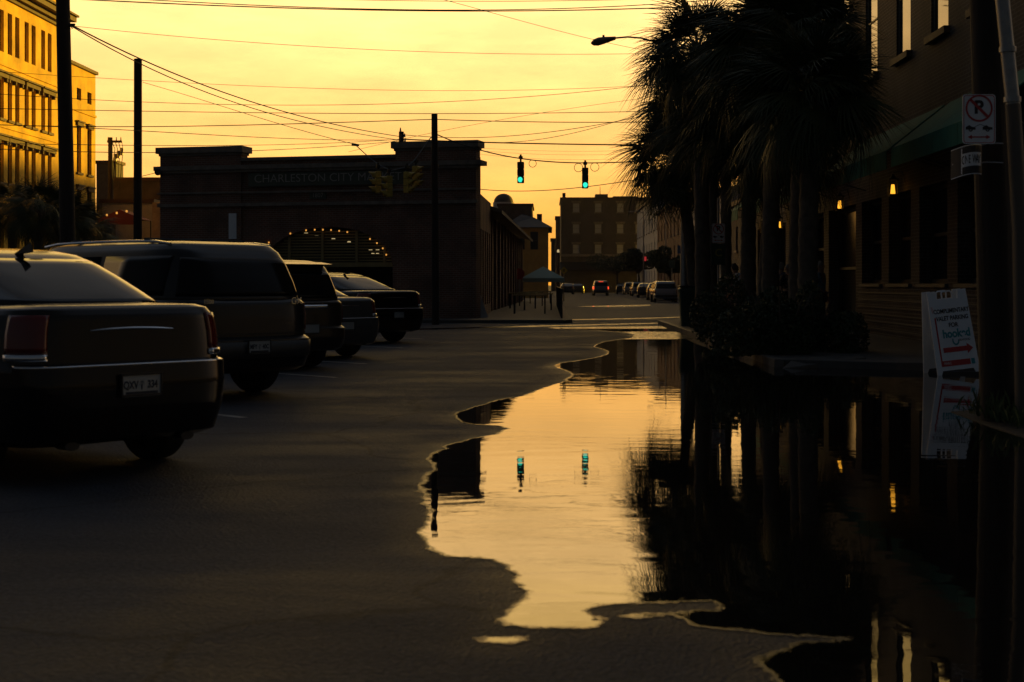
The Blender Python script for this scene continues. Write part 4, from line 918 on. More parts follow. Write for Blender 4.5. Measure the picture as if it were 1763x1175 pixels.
wire('sagging wire right of the market pole, upper of the two that rise to the palms', [(690, 232), (830, 237), (960, 226), (1180, 184)], 46, 42, .010)
wire('sagging wire right of the market pole, lower of the two that rise to the palms', [(850, 246), (950, 237), (1070, 207), (1180, 170)], 46, 42, .009)
wire('heavy level cable right of the market pier above the green signals', [(690, 240), (850, 246), (1000, 249), (1200, 251)], 48, 46, .022)
wire('signal span cable carrying the two green traffic lights', [(752, 232), (865, 268), (1007, 281), (1200, 272)], 46, 50, .02)
wire('lowest thin wire under the green signals over the rooftops', [(815, 325), (920, 329), (1040, 318), (1200, 292)], 60, 60, .016)
for i, (dy, lb) in enumerate(((0, 'upper'), (6, 'middle'), (14, 'lower'))):
    wire('faint hairline wire between the heavy cable and signal span, %s of the three' % lb, [(800, 254+dy*.6), (930, 260+dy), (1060, 260+dy), (1190, 250+dy)], 60, 60, .005)
w_a = P(612, 250, 46); knot = thing('cable_knot', 'small dark splice knot where thin wires meet above the market parapet', 'cable splice', w_a)
MB().cyl((-.12, 0, .02), (.12, 0, -.01), .05, .035, 8).build('splice', M_blk, knot)
def seg_wire(label, pts, Y, r):
    o = MB().tube([P(a, b_, Y) for a, b_ in pts], r, 6).build('signal_cable', M_metal, None, True); return tag(o, label, 'cable')
seg_wire('slack cable holding the cluster of yellow signals in front of the market', [(612, 250), (634, 270), (652, 284), (664, 290), (673, 294), (688, 291), (701, 287), (711, 279), (724, 262), (737, 243), (743, 236)], 45.5, .016)
# traffic signals
def signal(label, px, py0, py1, Y, face, green=False, tilt=0, group=None, body=M_sigy):
    """py0 top of housing, py1 bottom; face = rotation about z of the lens direction, 0 looks at the camera (-y)"""
    zt = P(0, py0, Y).z; zb = P(0, py1, Y).z; h = zt-zb; s = h/3; wd = s*.92
    o = thing('traffic_signal', label, 'traffic light', (X(px, Y), Y, zt), face, group); o.rotation_euler[1] = tilt
    for k in range(3):
        zc = -s*(k+.5)
        MB().b2(-wd/2, wd/2, -.09, .09, zc-s*.485, zc+s*.485).build('signal_section', body, o, bevel=.02)
        m = MB(); n = 14; rr_ = s*.40; dp = s*.95; v = []
        for i in range(n+1):
            a = R(-50)+R(280)*i/n; ca_, sa_ = math.cos(a), math.sin(a)
            for rad in (rr_, rr_-.012):
                v += [(rad*ca_, -.09, zc+rad*sa_), (rad*ca_, -.09-dp*(.45+.55*max(0, sa_)), zc+rad*sa_)]
        f = []
        for i in range(n): b0 = i*4; f += [(b0, b0+1, b0+5, b0+4), (b0+2, b0+6, b0+7, b0+3), (b0+1, b0+3, b0+7, b0+5)]
        m.raw(v, f); m.build('visor', body, o, True)
        m = MB(); lm = M_green if (green and k == 2) else mat('unlit_lens', (.02, .018, .015), .2); m.cyl((0, -.088, zc), (0, -.105, zc), rr_*.93, n=20); m.build('lens', lm, o, True)
    MB().cyl((0, 0, 0), (0, 0, .26), .035, n=8).build('hanger', M_sigd, o, True); MB().b2(-.07, .07, -.05, .05, .10, .2).build('hanger_box', M_sigd, o, bevel=.01)
    return o
signal('left traffic light showing green, hung from the span cable over the junction', 896.5, 279, 316, 50, R(-6), True, group='green traffic lights over the junction', body=M_sigd)  # dark housing colour here and on the next one paints in backlit shade
signal('right traffic light showing green, between two cable loops', 1007.5, 289, 325, 50, 0, True, group='green traffic lights over the junction', body=M_sigd)
def loop(px, py, r, lab):
    o = thing('cable_loop', lab, 'cable loop', P(px, py, 50)); rr_ = r*50/F; MB().tube([(rr_*math.cos(a), 0, rr_*math.sin(a)) for a in np.linspace(0, 2*PI, 25)], .011, 5).build('coil', M_wire, o, True)
loop(917, 282, 6.3, 'round coil of spare cable right of the left green traffic light')
loop(996, 289, 7.3, 'round coil of spare cable on the left side of the right green traffic light')
loop(1024, 288, 7.3, 'round coil of spare cable on the right side of the right green traffic light')
yg = 'yellow traffic signals clustered before the market'
signal('yellow signal seen side-on, leftmost of the cluster, visors pointing left', 651, 295, 333, 45.5, R(-75), tilt=R(0), group=yg)
signal('lowest yellow signal of the cluster, under the cable sag, visors pointing left', 670, 303, 340, 45.0, R(-70), group=yg)
signal('yellow signal with visors pointing right, third in the cluster', 701, 296, 333, 45.3, R(70), group=yg)
signal('highest yellow signal of the cluster, beside the pole, visors pointing right', 716, 286, 322, 45.8, R(62), group=yg)
# street lamp with cobra head
lp = thing('street_lamp', 'cobra-head street lamp reaching out left from the palms on a curved arm', 'street lamp', (X(1178, 45), 45, 0))
MB().tube([(0, 0, 0), (0, 0, P(0, 115, 45).z)], [.12, .09], 12).build('post', M_metal, lp, True)
arm = [P(a, b_, 43)-Vector((X(1178, 45), 45, 0)) for a, b_ in ((1178, 118), (1160, 92), (1135, 75), (1105, 66), (1080, 64), (1058, 66))]
MB().tube(arm, .028, 8).build('arm', M_metal, lp, True)
m = MB(); prof = [(1060, 66, 3, 3), (1052, 67.5, 4.2, 5), (1040, 70, 6.3, 7), (1030, 72, 7.3, 8), (1022, 73.5, 5.5, 7), (1017.5, 74.5, 1.5, 2)]; v = []
for px, py, hh_, ww in prof:
    c = P(px, py, 43)-Vector((X(1178, 45), 45, 0)); k = 43/F
    v += [(c.x, c.y+ww*1.3*k*math.cos(a), c.z+hh_*k*math.sin(a)) for a in [2*PI*i/12 for i in range(12)]]
f = [(j*12+i, j*12+(i+1) % 12, (j+1)*12+(i+1) % 12, (j+1)*12+i) for j in range(5) for i in range(12)]+[tuple(range(12)), tuple(range(71, 59, -1))]
m.raw(v, f); m.build('lamp_head', mat('lamp_grey', (.16, .15, .14), .5), lp, True)
c = P(1039, 63, 43)-Vector((X(1178, 45), 45, 0)); MB().cyl(c-Vector((0, 0, .05)), c+Vector((0, 0, .04)), .035, n=8).build('photocell', M_blk, lp, True)
# ---- right foreground: dark pole, metal pole, signs
pr = pole('thick dark wooden pole at the right edge beside the parking signs', (X(1722, 13.6), 13.6), P(1694, -80, 13.6), .18, .145)
mp_ = thing('metal_pole', 'grey jointed metal lamp pole rising beside the dark wooden pole at the right edge', 'pole', (X(1762, 13.2), 13.2, 0))
pts = [P(a, b_, 13.2)-Vector((X(1762, 13.2), 13.2, 0)) for a, b_ in ((1762, 733), (1757, 400), (1744, 180), (1726, 0), (1718, -80))]
MB().tube(pts[:3], [.075, .075, .072], 16).build('lower_post', mat('dull_post', (.13, .115, .10), .6, .3), mp_, True)
MB().tube([pts[2], (pts[2]+pts[3])*.5, pts[3], pts[4]], .066, 16).build('upper_post', M_metal, mp_, True)
for a, b_ in ((1743, 172), (1735, 86)):
    c = P(a, b_, 13.2)-Vector((X(1762, 13.2), 13.2, 0)); MB().cyl(c-Vector((0, 0, .025)), c+Vector((0, 0, .025)), .08, n=16).build('collar', M_metal, mp_, True)
def rrect(w_, h, r, n=5):
    pts = []
    for cx_, cy_, a0 in ((w_/2-r, h/2-r, 0), (-w_/2+r, h/2-r, 90), (-w_/2+r, -h/2+r, 180), (w_/2-r, -h/2+r, 270)):
        for i in range(n+1): a = R(a0+90*i/n); pts.append((cx_+r*math.cos(a), cy_+r*math.sin(a)))
    return pts
def plate_obj(name, pts, y0, y1, m, parent, loc=(0, 0, 0)):
    n = len(pts); v = [(x, y0, z) for x, z in pts]+[(x, y1, z) for x, z in pts]
    f = [tuple(range(n)), tuple(range(2*n-1, n-1, -1))]+[(i, n+i, n+(i+1) % n, (i+1) % n) for i in range(n)]
    o = MB().raw(v, f).build(name, m, parent); o.location = loc; return o
def ring(m, r0, r1, cx_, cz, y, n=40, a0=0, a1=360):
    v = []; 
    for i in range(n+1):
        a = R(a0+(a1-a0)*i/n); v += [(cx_+r0*math.cos(a), y, cz+r0*math.sin(a)), (cx_+r1*math.cos(a), y, cz+r1*math.sin(a))]
    m.raw(v, [(2*i, 2*i+2, 2*i+3, 2*i+1) for i in range(n)])
def np_sign(name, label, px, py, Y, w_, post=True, rz=0):
    q = P(px, py, Y); s = thing(name, label, 'sign', q, rz); h = w_*1.5
    plate_obj('sign_plate', rrect(w_, h, .03*w_/.305), -.002, .002, M_signw, s)
    m = MB(); a = rrect(w_*.94, h*.96, .025*w_/.305); b_ = rrect(w_*.90, h*.935, .022*w_/.305); n = len(a)
    m.raw([(x, -.0035, z) for x, z in a]+[(x, -.0035, z) for x, z in b_], [(i, (i+1) % n, n+(i+1) % n, n+i) for i in range(n)]); m.build('red_border', M_signr, s)
    k = w_/.305; text('letter_p', 'P', .165*k, M_signk, s, (-.004*k, -.004, .105*k), (R(90), 0, 0), .0005, bold=.006*k)
    m = MB(); ring(m, .108*k, .125*k, 0, .10*k, -.0055); d = .11*k; t_ = .009*k
    m.raw([(-d*.7-t_, -.0062, .10*k+d*.7-t_), (-d*.7+t_, -.0062, .10*k+d*.7+t_), (d*.7+t_, -.0062, .10*k-d*.7+t_), (d*.7-t_, -.0062, .10*k-d*.7-t_)], [(0, 3, 2, 1)]); m.build('prohibition_ring', M_signr, s)
    # tow truck picture: two half cars and a hoist line
    m = MB()
    for sx_ in (-1, 1):
        cx_ = sx_*.078*k; z = -.085*k
        m.raw([(cx_-.045*k, -.004, z-.012*k), (cx_+.045*k, -.004, z-.012*k), (cx_+.045*k, -.004, z+.010*k), (cx_+.012*k, -.004, z+.014*k), (cx_-.012*k, -.004, z+.030*k), (cx_-.045*k, -.004, z+.012*k)], [(0, 1, 2, 3, 4, 5)])
        ring(m, .008*k, .019*k, cx_, z-.012*k, -.0048, 16)
    m.raw([(-.04*k, -.004, -.075*k), (-.04*k, -.004, -.070*k), (.01*k, -.004, -.045*k), (.012*k, -.004, -.050*k), (.05*k, -.004, -.060*k), (.05*k, -.004, -.066*k)], [(0, 3, 2, 1), (3, 5, 4, 2)]); m.build('tow_pictogram', M_signk, s)
    m = MB(); z = -.165*k; m.raw([(-.07*k, -.004, z-.006*k), (.07*k, -.004, z-.006*k), (.07*k, -.004, z+.006*k), (-.07*k, -.004, z+.006*k)], [(0, 1, 2, 3)])
    for sx_ in (-1, 1): m.raw([(sx_*.105*k, -.004, z), (sx_*.066*k, -.004, z-.02*k), (sx_*.066*k, -.004, z+.02*k)], [(0, 1, 2) if sx_ < 0 else (0, 2, 1)])
    m.build('double_arrow', M_signr, s)
    return s
np_sign('parking_sign', 'white no-parking tow-away sign with red ring, mounted on the dark pole at right', 1685.5, 205.5, 13.1, .305)
# bent ONE WAY sign: curved plate, arrow on the left
ow = thing('one_way_sign', 'bent one way sign folded under the no-parking sign, arrow to the left', 'sign', P(1666, 283, 13.25), 0)
def bend(u, z, off=0):      # u 0..1 along the sign, curls away at the right
    a = R(-62)+R(95)*u; x = -.105+.21*u+.02*math.sin(a); y = .12-.20*math.sin(u*2.2)+.0*off; return (x, y-off*1.0, z+.035*u+.02*math.sin(u*3))
def strip(u0, u1, z0, z1, off, n=10):
    v = [bend(u0+(u1-u0)*i/n, z, off) for z in (z0, z1) for i in range(n+1)]; return v, [(i, i+1, n+2+i, n+1+i) for i in range(n)]
m = MB(); v, f = strip(0, 1, -.14, .14, 0, 16); m.raw(v, f); o_ = m.build('sign_plate', M_signk, ow); md = o_.modifiers.new('s', 'SOLIDIFY'); md.thickness = .003; md.offset = 0
m = MB(); v, f = strip(.30, .96, -.06, .065, .004, 10); m.raw(v, f)
n = 6; m.raw([bend(.03, 0, .004), bend(.3, -.125, .004), bend(.3, .125, .004)], [(0, 1, 2)]); v, f = strip(0, 1, .13, .138, .004); m.raw(v, f); v, f = strip(0, 1, -.138, -.13, .004); m.raw(v, f); m.build('white_arrow', M_signw, ow)
for i, ch in enumerate('ONE WAY'):
    if ch == ' ': continue
    u = .34+.088*i; c = bend(u, 0, .0075); text('letter', ch, .11, M_signk, ow, c, (R(90), 0, R(-25+40*u)), .0005, sx=.42, bold=.001)
for z in (.16, -.02):
    c = P(1735, 283, 13.45); MB().tube([(.04, .12, z*.7+.03), (.20, .05, z+.04), (.36, .1, z+.04)], .008, 6).build('strap', M_metal, ow)
# farther sign post with two signs between the palmettos
s2 = np_sign('parking_sign', 'small white no-parking sign on a thin post between palmetto trunks', 1237, 402, 36, .33)
MB().cyl((0, .03, -3.0), (0, .03, .9), .03, n=8).build('post', M_metal, s2, True)
gs = thing('green_sign', 'dark green sign with a round letter C below the small no-parking sign', 'sign', P(1237, 436, 35.96)); MB().b2(-.17, .17, -.003, .003, -.30, .24).build('sign_plate', M_bin, gs)
text('letter', 'C', .26, mat('sign_yellow', (.35, .32, .08), .6), gs, (0, -.006, 0), (R(90), 0, 0), .001, bold=.004)
# trash bin
bn = thing('wheeled_bin', 'tall dark green street bin at the water edge in front of the distant cars', 'bin', (X(1187, 40.5), 40.5, .13))
v = []; 
for z, k in ((0, .80), (.95, 1.0), (1.0, 1.06), (1.04, 1.06), (1.10, .9)):
    v += [(x*k, y*k, z) for x, y in rrect(.58, .62, .08, 3)]
n = 16; m = MB().raw(v, [(j*n+i, j*n+(i+1) % n, (j+1)*n+(i+1) % n, (j+1)*n+i) for j in range(4) for i in range(n)]+[tuple(range(n-1, -1, -1)), tuple(range(4*n, 5*n))]); m.build('body', M_bin, bn, True)
MB().b2(-.31, .31, -.34, .34, 1.10, 1.14).build('lid', M_blk, bn, bevel=.02)
# A-frame valet sign
aq = G(1643, 645); af = thing('sandwich_board', 'white folding valet parking sandwich board standing at the water edge', 'sandwich board', (aq[0]+.02, aq[1], .004), R(5)); af.rotation_euler[1] = R(-6); af.scale = (.88, 1, 1); af.location.x -= .06; af.location.z = .03
TH = R(9)
def fr(x, z, off=0): return (x, z*math.sin(TH)*1.0-off, z*math.cos(TH))   # front leaf leans back
def leaf_board(sgn, parent, nm):
    o = bpy.data.objects.new(nm, None); C.objects.link(o); o.parent = parent
    return o
W2, Hs = .36, 1.20
def board(sgn):
    # outline with carrying handle and feet
    out_ = [(-W2, .0), (-W2+.07, 0), (-W2+.10, .06), (W2-.10, .06), (W2-.07, 0), (W2, 0), (W2-.03, Hs), (W2-.17, Hs), (W2-.19, Hs-.12), (.10, Hs-.12), (.09, Hs-.03), (.06, Hs), (-.06, Hs), (-.09, Hs-.03), (-.10, Hs-.12), (-W2+.19, Hs-.12), (-W2+.17, Hs), (-W2+.03, Hs)]
    inn = [(-.055, Hs-.12), (.055, Hs-.12), (.045, Hs-.045), (-.045, Hs-.045)]
    me_ = bmesh.new(); th = .018
    def pt(x, z, d): 
        y = -.30+z*math.tan(TH)+d if sgn < 0 else .30-z*math.tan(TH)-d
        return Vector((x, y, z))
    return out_, inn, pt
for sgn, nm in ((-1, 'front_panel'), (1, 'rear_panel')):
    out_, inn, pt = board(sgn); body_ = [p for p in out_ if p[1] < Hs-.11 or abs(p[0]) > .12]
    n = len(body_); m = MB(); m.raw([pt(x, z, 0) for x, z in body_]+[pt(x, z, .022) for x, z in body_], [tuple(range(n)), tuple(range(2*n-1, n-1, -1))]+[(i, n+i, n+(i+1) % n, (i+1) % n) for i in range(n)])
    fp = m.build(nm, M_signw, af)
    m = MB(); m.tube([pt(x, z, .011) for x, z in ((-.085, Hs-.14), (-.085, Hs-.03), (-.06, Hs-.012), (.06, Hs-.012), (.085, Hs-.03), (.085, Hs-.14))], .014, 6); m.build('handle', M_signw, fp, True)
    if sgn < 0: front = fp
    for x in (-W2+.02, W2-.02): pass
al = R(90)-TH
def on(x, z, o=.002): return (x, -.30+z*math.tan(TH)-o, z)
def quad(m, x0, x1, z0, z1, o=.003): m.raw([on(x0, z0, o), on(x1, z0, o), on(x1, z1, o), on(x0, z1, o)], [(0, 1, 2, 3)])
rx = R(90)-TH
rot = (R(90)-TH, 0, 0)
text('lettering', 'COMPLIMENTARY', .088, M_signk, front, on(.03, .905, .004), rot, .0005, sx=.84, bold=.0022)
text('lettering', 'VALET PARKING', .088, M_signk, front, on(.03, .80, .004), rot, .0005, sx=.84, bold=.0022)
text('lettering', 'FOR', .088, M_signk, front, on(.03, .70, .004), rot, .0005, sx=.95, bold=.0022)
text('shop_name', 'hooked', .165, M_teal, front, on(.06, .575, .004), rot, .0005, sx=.92, bold=.006)
text('lettering', 'SEAFOOD', .042, M_signk, front, on(.18, .475, .004), rot, .0005, sx=1)
m = MB(); v = []
for i in range(13):
    a = R(150+220*i/12); v += [on(.03+.038*math.cos(a), .475+.045*math.sin(a), .004), on(.03+.060*math.cos(a), .475+.07*math.sin(a), .004)]
m.raw(v, [(2*i, 2*i+1, 2*i+3, 2*i+2) for i in range(12)]); m.build('hook_emblem', M_teal, front)
m = MB(); quad(m, -.20, .20, .315, .385); m.raw([on(.20, .275, .003), on(.30, .35, .003), on(.20, .425, .003)], [(0, 1, 2)]); m.build('red_arrow', M_signr, front)
m = MB(); quad(m, -.27, .22, .12, .20); quad(m, -.27, -.245, .2, .82); m.build('red_band', M_signr, front)
m = MB(); quad(m, .235, .295, .12, .20); m.build('blue_square', M_teal, front)
text('lettering', 'PARC', .05, M_signw, front, on(-.16, .16, .005), rot, .0005)
text('lettering', 'VALET', .045, M_signr, front, on(-.285, .92, .004), (R(90)-TH, R(-90), 0), .0005)
# small far signs and lights
ds = thing('diamond_sign', 'small yellow diamond warning sign on a post beyond the canopy', 'sign', P(971, 466, 120)); 
plate_obj('sign_plate', [(-.32, 0), (0, -.32), (.32, 0), (0, .32)], -.01, .01, mat('sign_amber', (.35, .27, .03), .5), ds); MB().cyl((0, .04, -2.2), (0, .04, .2), .03, n=6).build('post', M_metal, ds)
MB().b2(-.05, .05, -.016, -.011, -.13, .13).build('symbol', M_signk, ds)
fl = thing('street_lamp', 'tiny lit street lamp at the dark gap between buildings', 'street lamp', (X(961, 150), 150, 0)); zl = P(0, 435, 150).z; MB().cyl((0, 0, 0), (0, 0, zl), .06, n=6).build('post', M_blk, fl); MB().cyl((0, 0, zl), (0, 0, zl+.3), .14, .1, 8).build('globe', M_warm, fl, True)
rn = thing('neon_sign', 'small glowing red shop sign at the right side of the far street', 'sign', P(1111, 446, 150)); MB().cyl((0, -.05, 0), (0, .05, 0), .24, n=14).build('red_disc', mat('neon_red', (.4, .04, .04), .4, emit=(.8, .06, .06), estr=.35), rn, True); MB().cyl((.32, -.05, -.1), (.32, .05, -.1), .09, n=8).build('white_bulb', M_warm, rn); MB().tube([(0, 0, 0), (2.5, 0, .1)], .03, 5).build('bracket', M_blk, rn)
rs2 = thing('stop_sign', 'dull red octagonal sign at the market shed side', 'sign', P(894, 472, 90)); plate_obj('sign_plate', [(.36*math.cos(R(22.5+45*i)), .36*math.sin(R(22.5+45*i))) for i in range(8)], -.01, .01, M_signr, rs2); MB().cyl((0, .04, -1.9), (0, .04, .1), .03, n=6).build('post', M_metal, rs2)
for px, py, Y, m_, lb in ((1136, 458, 125, M_signr, 'faded red shop sign above the distant parked cars'), (1157, 455, 114, M_bin, 'green street sign to the right of the faded red one'), (1172, 430, 106, mat('sign_blue', (.03, .08, .2), .5), 'narrow blue parking sign near the bin')):
    s_ = thing('hanging_sign', lb, 'sign', P(px, py, Y)); MB().b2(-.25, .25, -.02, .02, -.3, .3).build('sign_plate', m_, s_); MB().cyl((0, .06, -(P(0, py, Y).z)), (0, .06, .3), .03, n=6).build('post', M_metal, s_)
for px, Y, zt_, lb in ((1108, 145, 8.6, 'twin-headed street lamp pole in front of the far dark building'), (1146, 121, 9, 'plain pole rising among the distant right-hand facades')):
    s_ = thing('street_lamp', lb, 'street lamp', (X(px, Y), Y, 0)); MB().cyl((0, 0, 0), (0, 0, zt_), .08, .05, 8).build('post', M_metal, s_, True)
    MB().tube([(0, 0, zt_-.1), (-.6, 0, zt_+.15), (-1.2, 0, zt_+.1)], .03, 6).build('arm', M_metal, s_, True); MB().box((-1.3, 0, zt_+.08), (.5, .2, .12)).build('lamp_head', M_metal, s_, bevel=.03)

# ================================================================ VEGETATION
def frond_mesh(name, m, R0=.5, Rf=.78, nl=30, droop=1.0, seed=0):
    """petiole along +x then a costapalmate fan of thin folded leaflets"""
    r_ = random.Random(seed); v = []; f = []
    def curve(s): return Vector((s, 0, .10*s-.30*droop*s*s))
    pet = [curve(R0*i/4) for i in range(5)]
    b = MB(); b.tube(pet, [.02, .017, .014, .012, .01], 4)
    base = pet[-1]; d0 = (curve(R0+.02)-curve(R0-.02)).normalized()
    side = Vector((0, 1, 0)); up = side.cross(d0) * -1
    up = d0.cross(side)
    for i in range(nl):
        a = R(-118+236*(i+.5)/nl)+r_.uniform(-.03, .03); L_ = Rf*(.62+.38*math.cos(a*.72))*r_.uniform(.74, 1.10)
        org = base+d0*(.22*math.cos(a*.6)); dr = (d0*math.cos(a)+side*math.sin(a)); dn = Vector((0, 0, -1)); per = dr.cross(up).normalized()
        prev = None; w0 = .017
        for j in range(5):
            u = j/4; p = org+dr*(L_*u)+up*(-.10*abs(math.sin(a))*u)+dn*(L_*.42*droop*u**2.4*r_.uniform(.8, 1.25)); wd = w0*(1-u)**.55*(.35+.65*min(1, u*3.5+.15))
            k = [p+per*wd, p-per*wd]
            if j == 4: k = [p+per*.001, p-per*.001]
            v += k
        o = len(v)-10; f += [(o+2*j, o+2*j+1, o+2*j+3, o+2*j+2) for j in range(4)]
    b.raw(v, f); me = bpy.data.meshes.new(name); me.from_pydata(b.v, [], b.f); me.materials.append(m); return me
FR = [frond_mesh('frond', M_leaf, .50+.06*i, .78, 34, .7+.4*i, i) for i in range(4)]
FD = frond_mesh('dead_frond', M_leafd, .4, .6, 22, 1.7, 9)
def palm(label, x, y, zc, nf=44, S=1.0, tr=.16, lean=(0, 0), group='palmetto trees along the pavement', dead=4, base=.12):
    t_ = thing('palmetto_tree', label, 'palm tree', (x, y, base), 0, group); h = zc-base
    n = 26; pts = []; rad = []
    for i in range(n):
        u = i/(n-1); pts.append((lean[0]*u*u, lean[1]*u*u, (h-.25)*u-.1*(i == 0))); rad.append(tr*(1.22-.2*u+(.25*max(0, .12-u)/.12))*(1.06 if i % 2 else .95)*(1+.18*(u > .82)))
    MB().tube(pts, rad, 12).build('trunk', M_trunk, t_, True)
    top = Vector((lean[0], lean[1], h-.2)); ga = random.uniform(0, 6)
    boots = MB()
    for i in range(34):
        a = i*2.4; z = h-.15-i*.042; tt = z/h; c = Vector((lean[0]*tt*tt, lean[1]*tt*tt, z)); d = Vector((math.cos(a), math.sin(a), 0)); boots.cyl(c+d*tr*.8, c+d*(tr*1.75)+Vector((0, 0, .16)), .05, .022, 5)
    boots.build('old_leaf_bases', M_trunk, t_)
    for i in range(nf):
        u = (i+.5)/nf; el = math.asin(1-1.5*u); el += random.uniform(-.12, .12)
        o = bpy.data.objects.new('frond', FR[min(3, int(u*4))] if random.random() < .8 else FR[random.randrange(4)]); C.objects.link(o); o.parent = t_
        o.location = top+Vector((0, 0, .12*(1-u))); o.rotation_euler = (random.uniform(-.9, .9), -el, ga+i*2.39996); k = S*random.uniform(.9, 1.12); o.scale = (k, k, k)
    for i in range(dead):
        o = bpy.data.objects.new('dead_frond', FD); C.objects.link(o); o.parent = t_; o.location = top-Vector((0, 0, .25)); o.rotation_euler = (random.uniform(-.4, .4), random.uniform(.9, 1.25), random.uniform(0, 6.28)); o.scale = (S, S, S)
    return t_
def pz(py, Y): return CH-(py-HY)*Y/F
palm('leftmost palmetto whose low round crown edge stands against the sunset', X(1196, 43), 43, pz(268, 43), 72, 1.28, lean=(-.55, 0), dead=1)
palm('tall palmetto with crown at the frame top above the street lamp arm', X(1210, 35), 35, pz(82, 35), 70, 1.15, lean=(-.12, 0), dead=1)
palm('palmetto between the two leftmost crowns, filling the gap below the lamp arm', X(1208, 41), 41, pz(172, 41), 66, 1.2, tr=.13, lean=(-.25, 0), dead=1)
palm('palmetto with a slim trunk just right of the green bin, crown at middle height', X(1226, 39), 39, pz(205, 39), 66, 1.15, tr=.13, lean=(.1, 0), dead=1)
palm('slender palmetto behind the small sign post, crown high above the street lamp', X(1250, 38), 38, pz(170, 38), 66, 1.1, tr=.13, dead=1)
palm('palmetto with a mid-height crown right behind the sign post', X(1288, 34), 34, pz(165, 34), 70, 1.25, lean=(.05, 0), dead=1)
palm('palmetto whose crown fills the frame top between the lamp and the windows', X(1326, 30), 30, pz(70, 30), 70, 1.25, lean=(.1, 0), dead=1)
palm('palmetto with the lowest crown, tucked between the two right-hand thick trunks', X(1314, 33), 33, pz(245, 33), 62, 1.05, tr=.13, lean=(.3, 0), dead=1)
palm('thick palmetto standing in the shrubs, its fronds hanging over the green awning', X(1390, 26), 26, pz(152, 26), 78, 1.06, lean=(.08, 0), dead=2)
palm('palmetto leaning to the right with its crown in front of the upstairs windows', X(1372, 29), 29, pz(45, 29), 66, 1.0, lean=(.2, 0), dead=1)
lg = 'palmettos in front of the yellow building'
for i, (px, py, Y, lb) in enumerate(((22, 352, 62, 'short palmetto at the far left edge under the yellow building'), (66, 350, 58, 'short palmetto between the left edge and the thick wooden pole'), (112, 366, 60, 'short palmetto half behind the thick wooden pole'), (150, 392, 64, 'lowest short palmetto right of the thick wooden pole'))):
    palm(lb, X(px, Y), Y, pz(py, Y), 36, 1.05, group=lg)
def leaf_cloud(n, rx_, ry_, rz_, size, seed, lumps=9):
    r_ = np.random.default_rng(seed); cs_ = r_.normal(0, .38, (lumps, 3)); cs_[:, 2] = np.abs(cs_[:, 2])*.8+.1
    k = r_.integers(0, lumps, n); d = r_.normal(0, 1, (n, 3)); d /= np.linalg.norm(d, axis=1)[:, None]; rad = .42*r_.uniform(.25, 1, n)**.35
    p = cs_[k]+d*rad[:, None]; p = p*np.array([rx_, ry_, rz_]); p[:, 2] = np.maximum(p[:, 2], .03)
    a = r_.normal(0, 1, (n, 3)); a /= np.linalg.norm(a, axis=1)[:, None]; b_ = np.cross(a, r_.normal(0, 1, (n, 3))); b_ /= np.linalg.norm(b_, axis=1)[:, None]
    s = (size*r_.uniform(.6, 1.3, n))[:, None]; V = np.stack([p-a*s, p+b_*s*.45, p+a*s, p-b_*s*.45], 1).reshape(-1, 3)
    me = bpy.data.meshes.new('foliage'); me.vertices.add(len(V)); me.vertices.foreach_set('co', V.astype(np.float32).ravel()); me.loops.add(4*n); me.loops.foreach_set('vertex_index', np.arange(4*n, dtype=np.int32))
    me.polygons.add(n); me.polygons.foreach_set('loop_start', np.arange(0, 4*n, 4, dtype=np.int32)); me.update(calc_edges=True); return me
def bush(label, x, y, rx_, ry_, rz_, n, seed, z=.12, m=M_bush, size=.04, cat='shrub', name='shrub'):
    t_ = thing(name, label, cat, (x, y, z)); me = leaf_cloud(n, rx_, ry_, rz_, size, seed); me.materials.append(m); o = bpy.data.objects.new('foliage', me); C.objects.link(o); o.parent = t_; o['kind'] = 'stuff'
    m_ = MB()
    for i in range(7): a = i*.9; m_.tube([(0, 0, -.05), (.25*rx_*math.cos(a), .25*ry_*math.sin(a), .3*rz_), (.6*rx_*math.cos(a), .6*ry_*math.sin(a), .75*rz_)], [.03, .02, .008], 5)
    m_.build('branches', M_trunk, t_); return t_
bush('largest rounded dark shrub at the kerb below the thick palmetto', X(1345, 24.3), 24.3, .88, .8, 1.4, 22000, 1)
bush('small dark shrub on the left side of the largest one', X(1288, 27), 27, .8, .7, 1.25, 11000, 2)
bush('dark shrub tucked behind and right of the largest one', X(1400, 25.3), 25.3, .6, .6, 1.15, 10000, 3)
bush('low dark shrub near the green bin at the foot of the palmettos', X(1247, 32), 32, .75, .8, .7, 8000, 4)
bush('shrub mass under the short palmettos, left edge of the street', X(30, 56), 56, 2.2, 1.6, 2.0, 9000, 5, size=.09)
bush('shrub mass beneath the thick wooden pole on the left', X(120, 55), 55, 2.0, 1.6, 1.7, 9000, 6, size=.09)
bush('hedge-like shrub to the left of the flat-topped pole', X(205, 57), 57, 2.0, 1.4, 1.3, 8000, 7, size=.09)
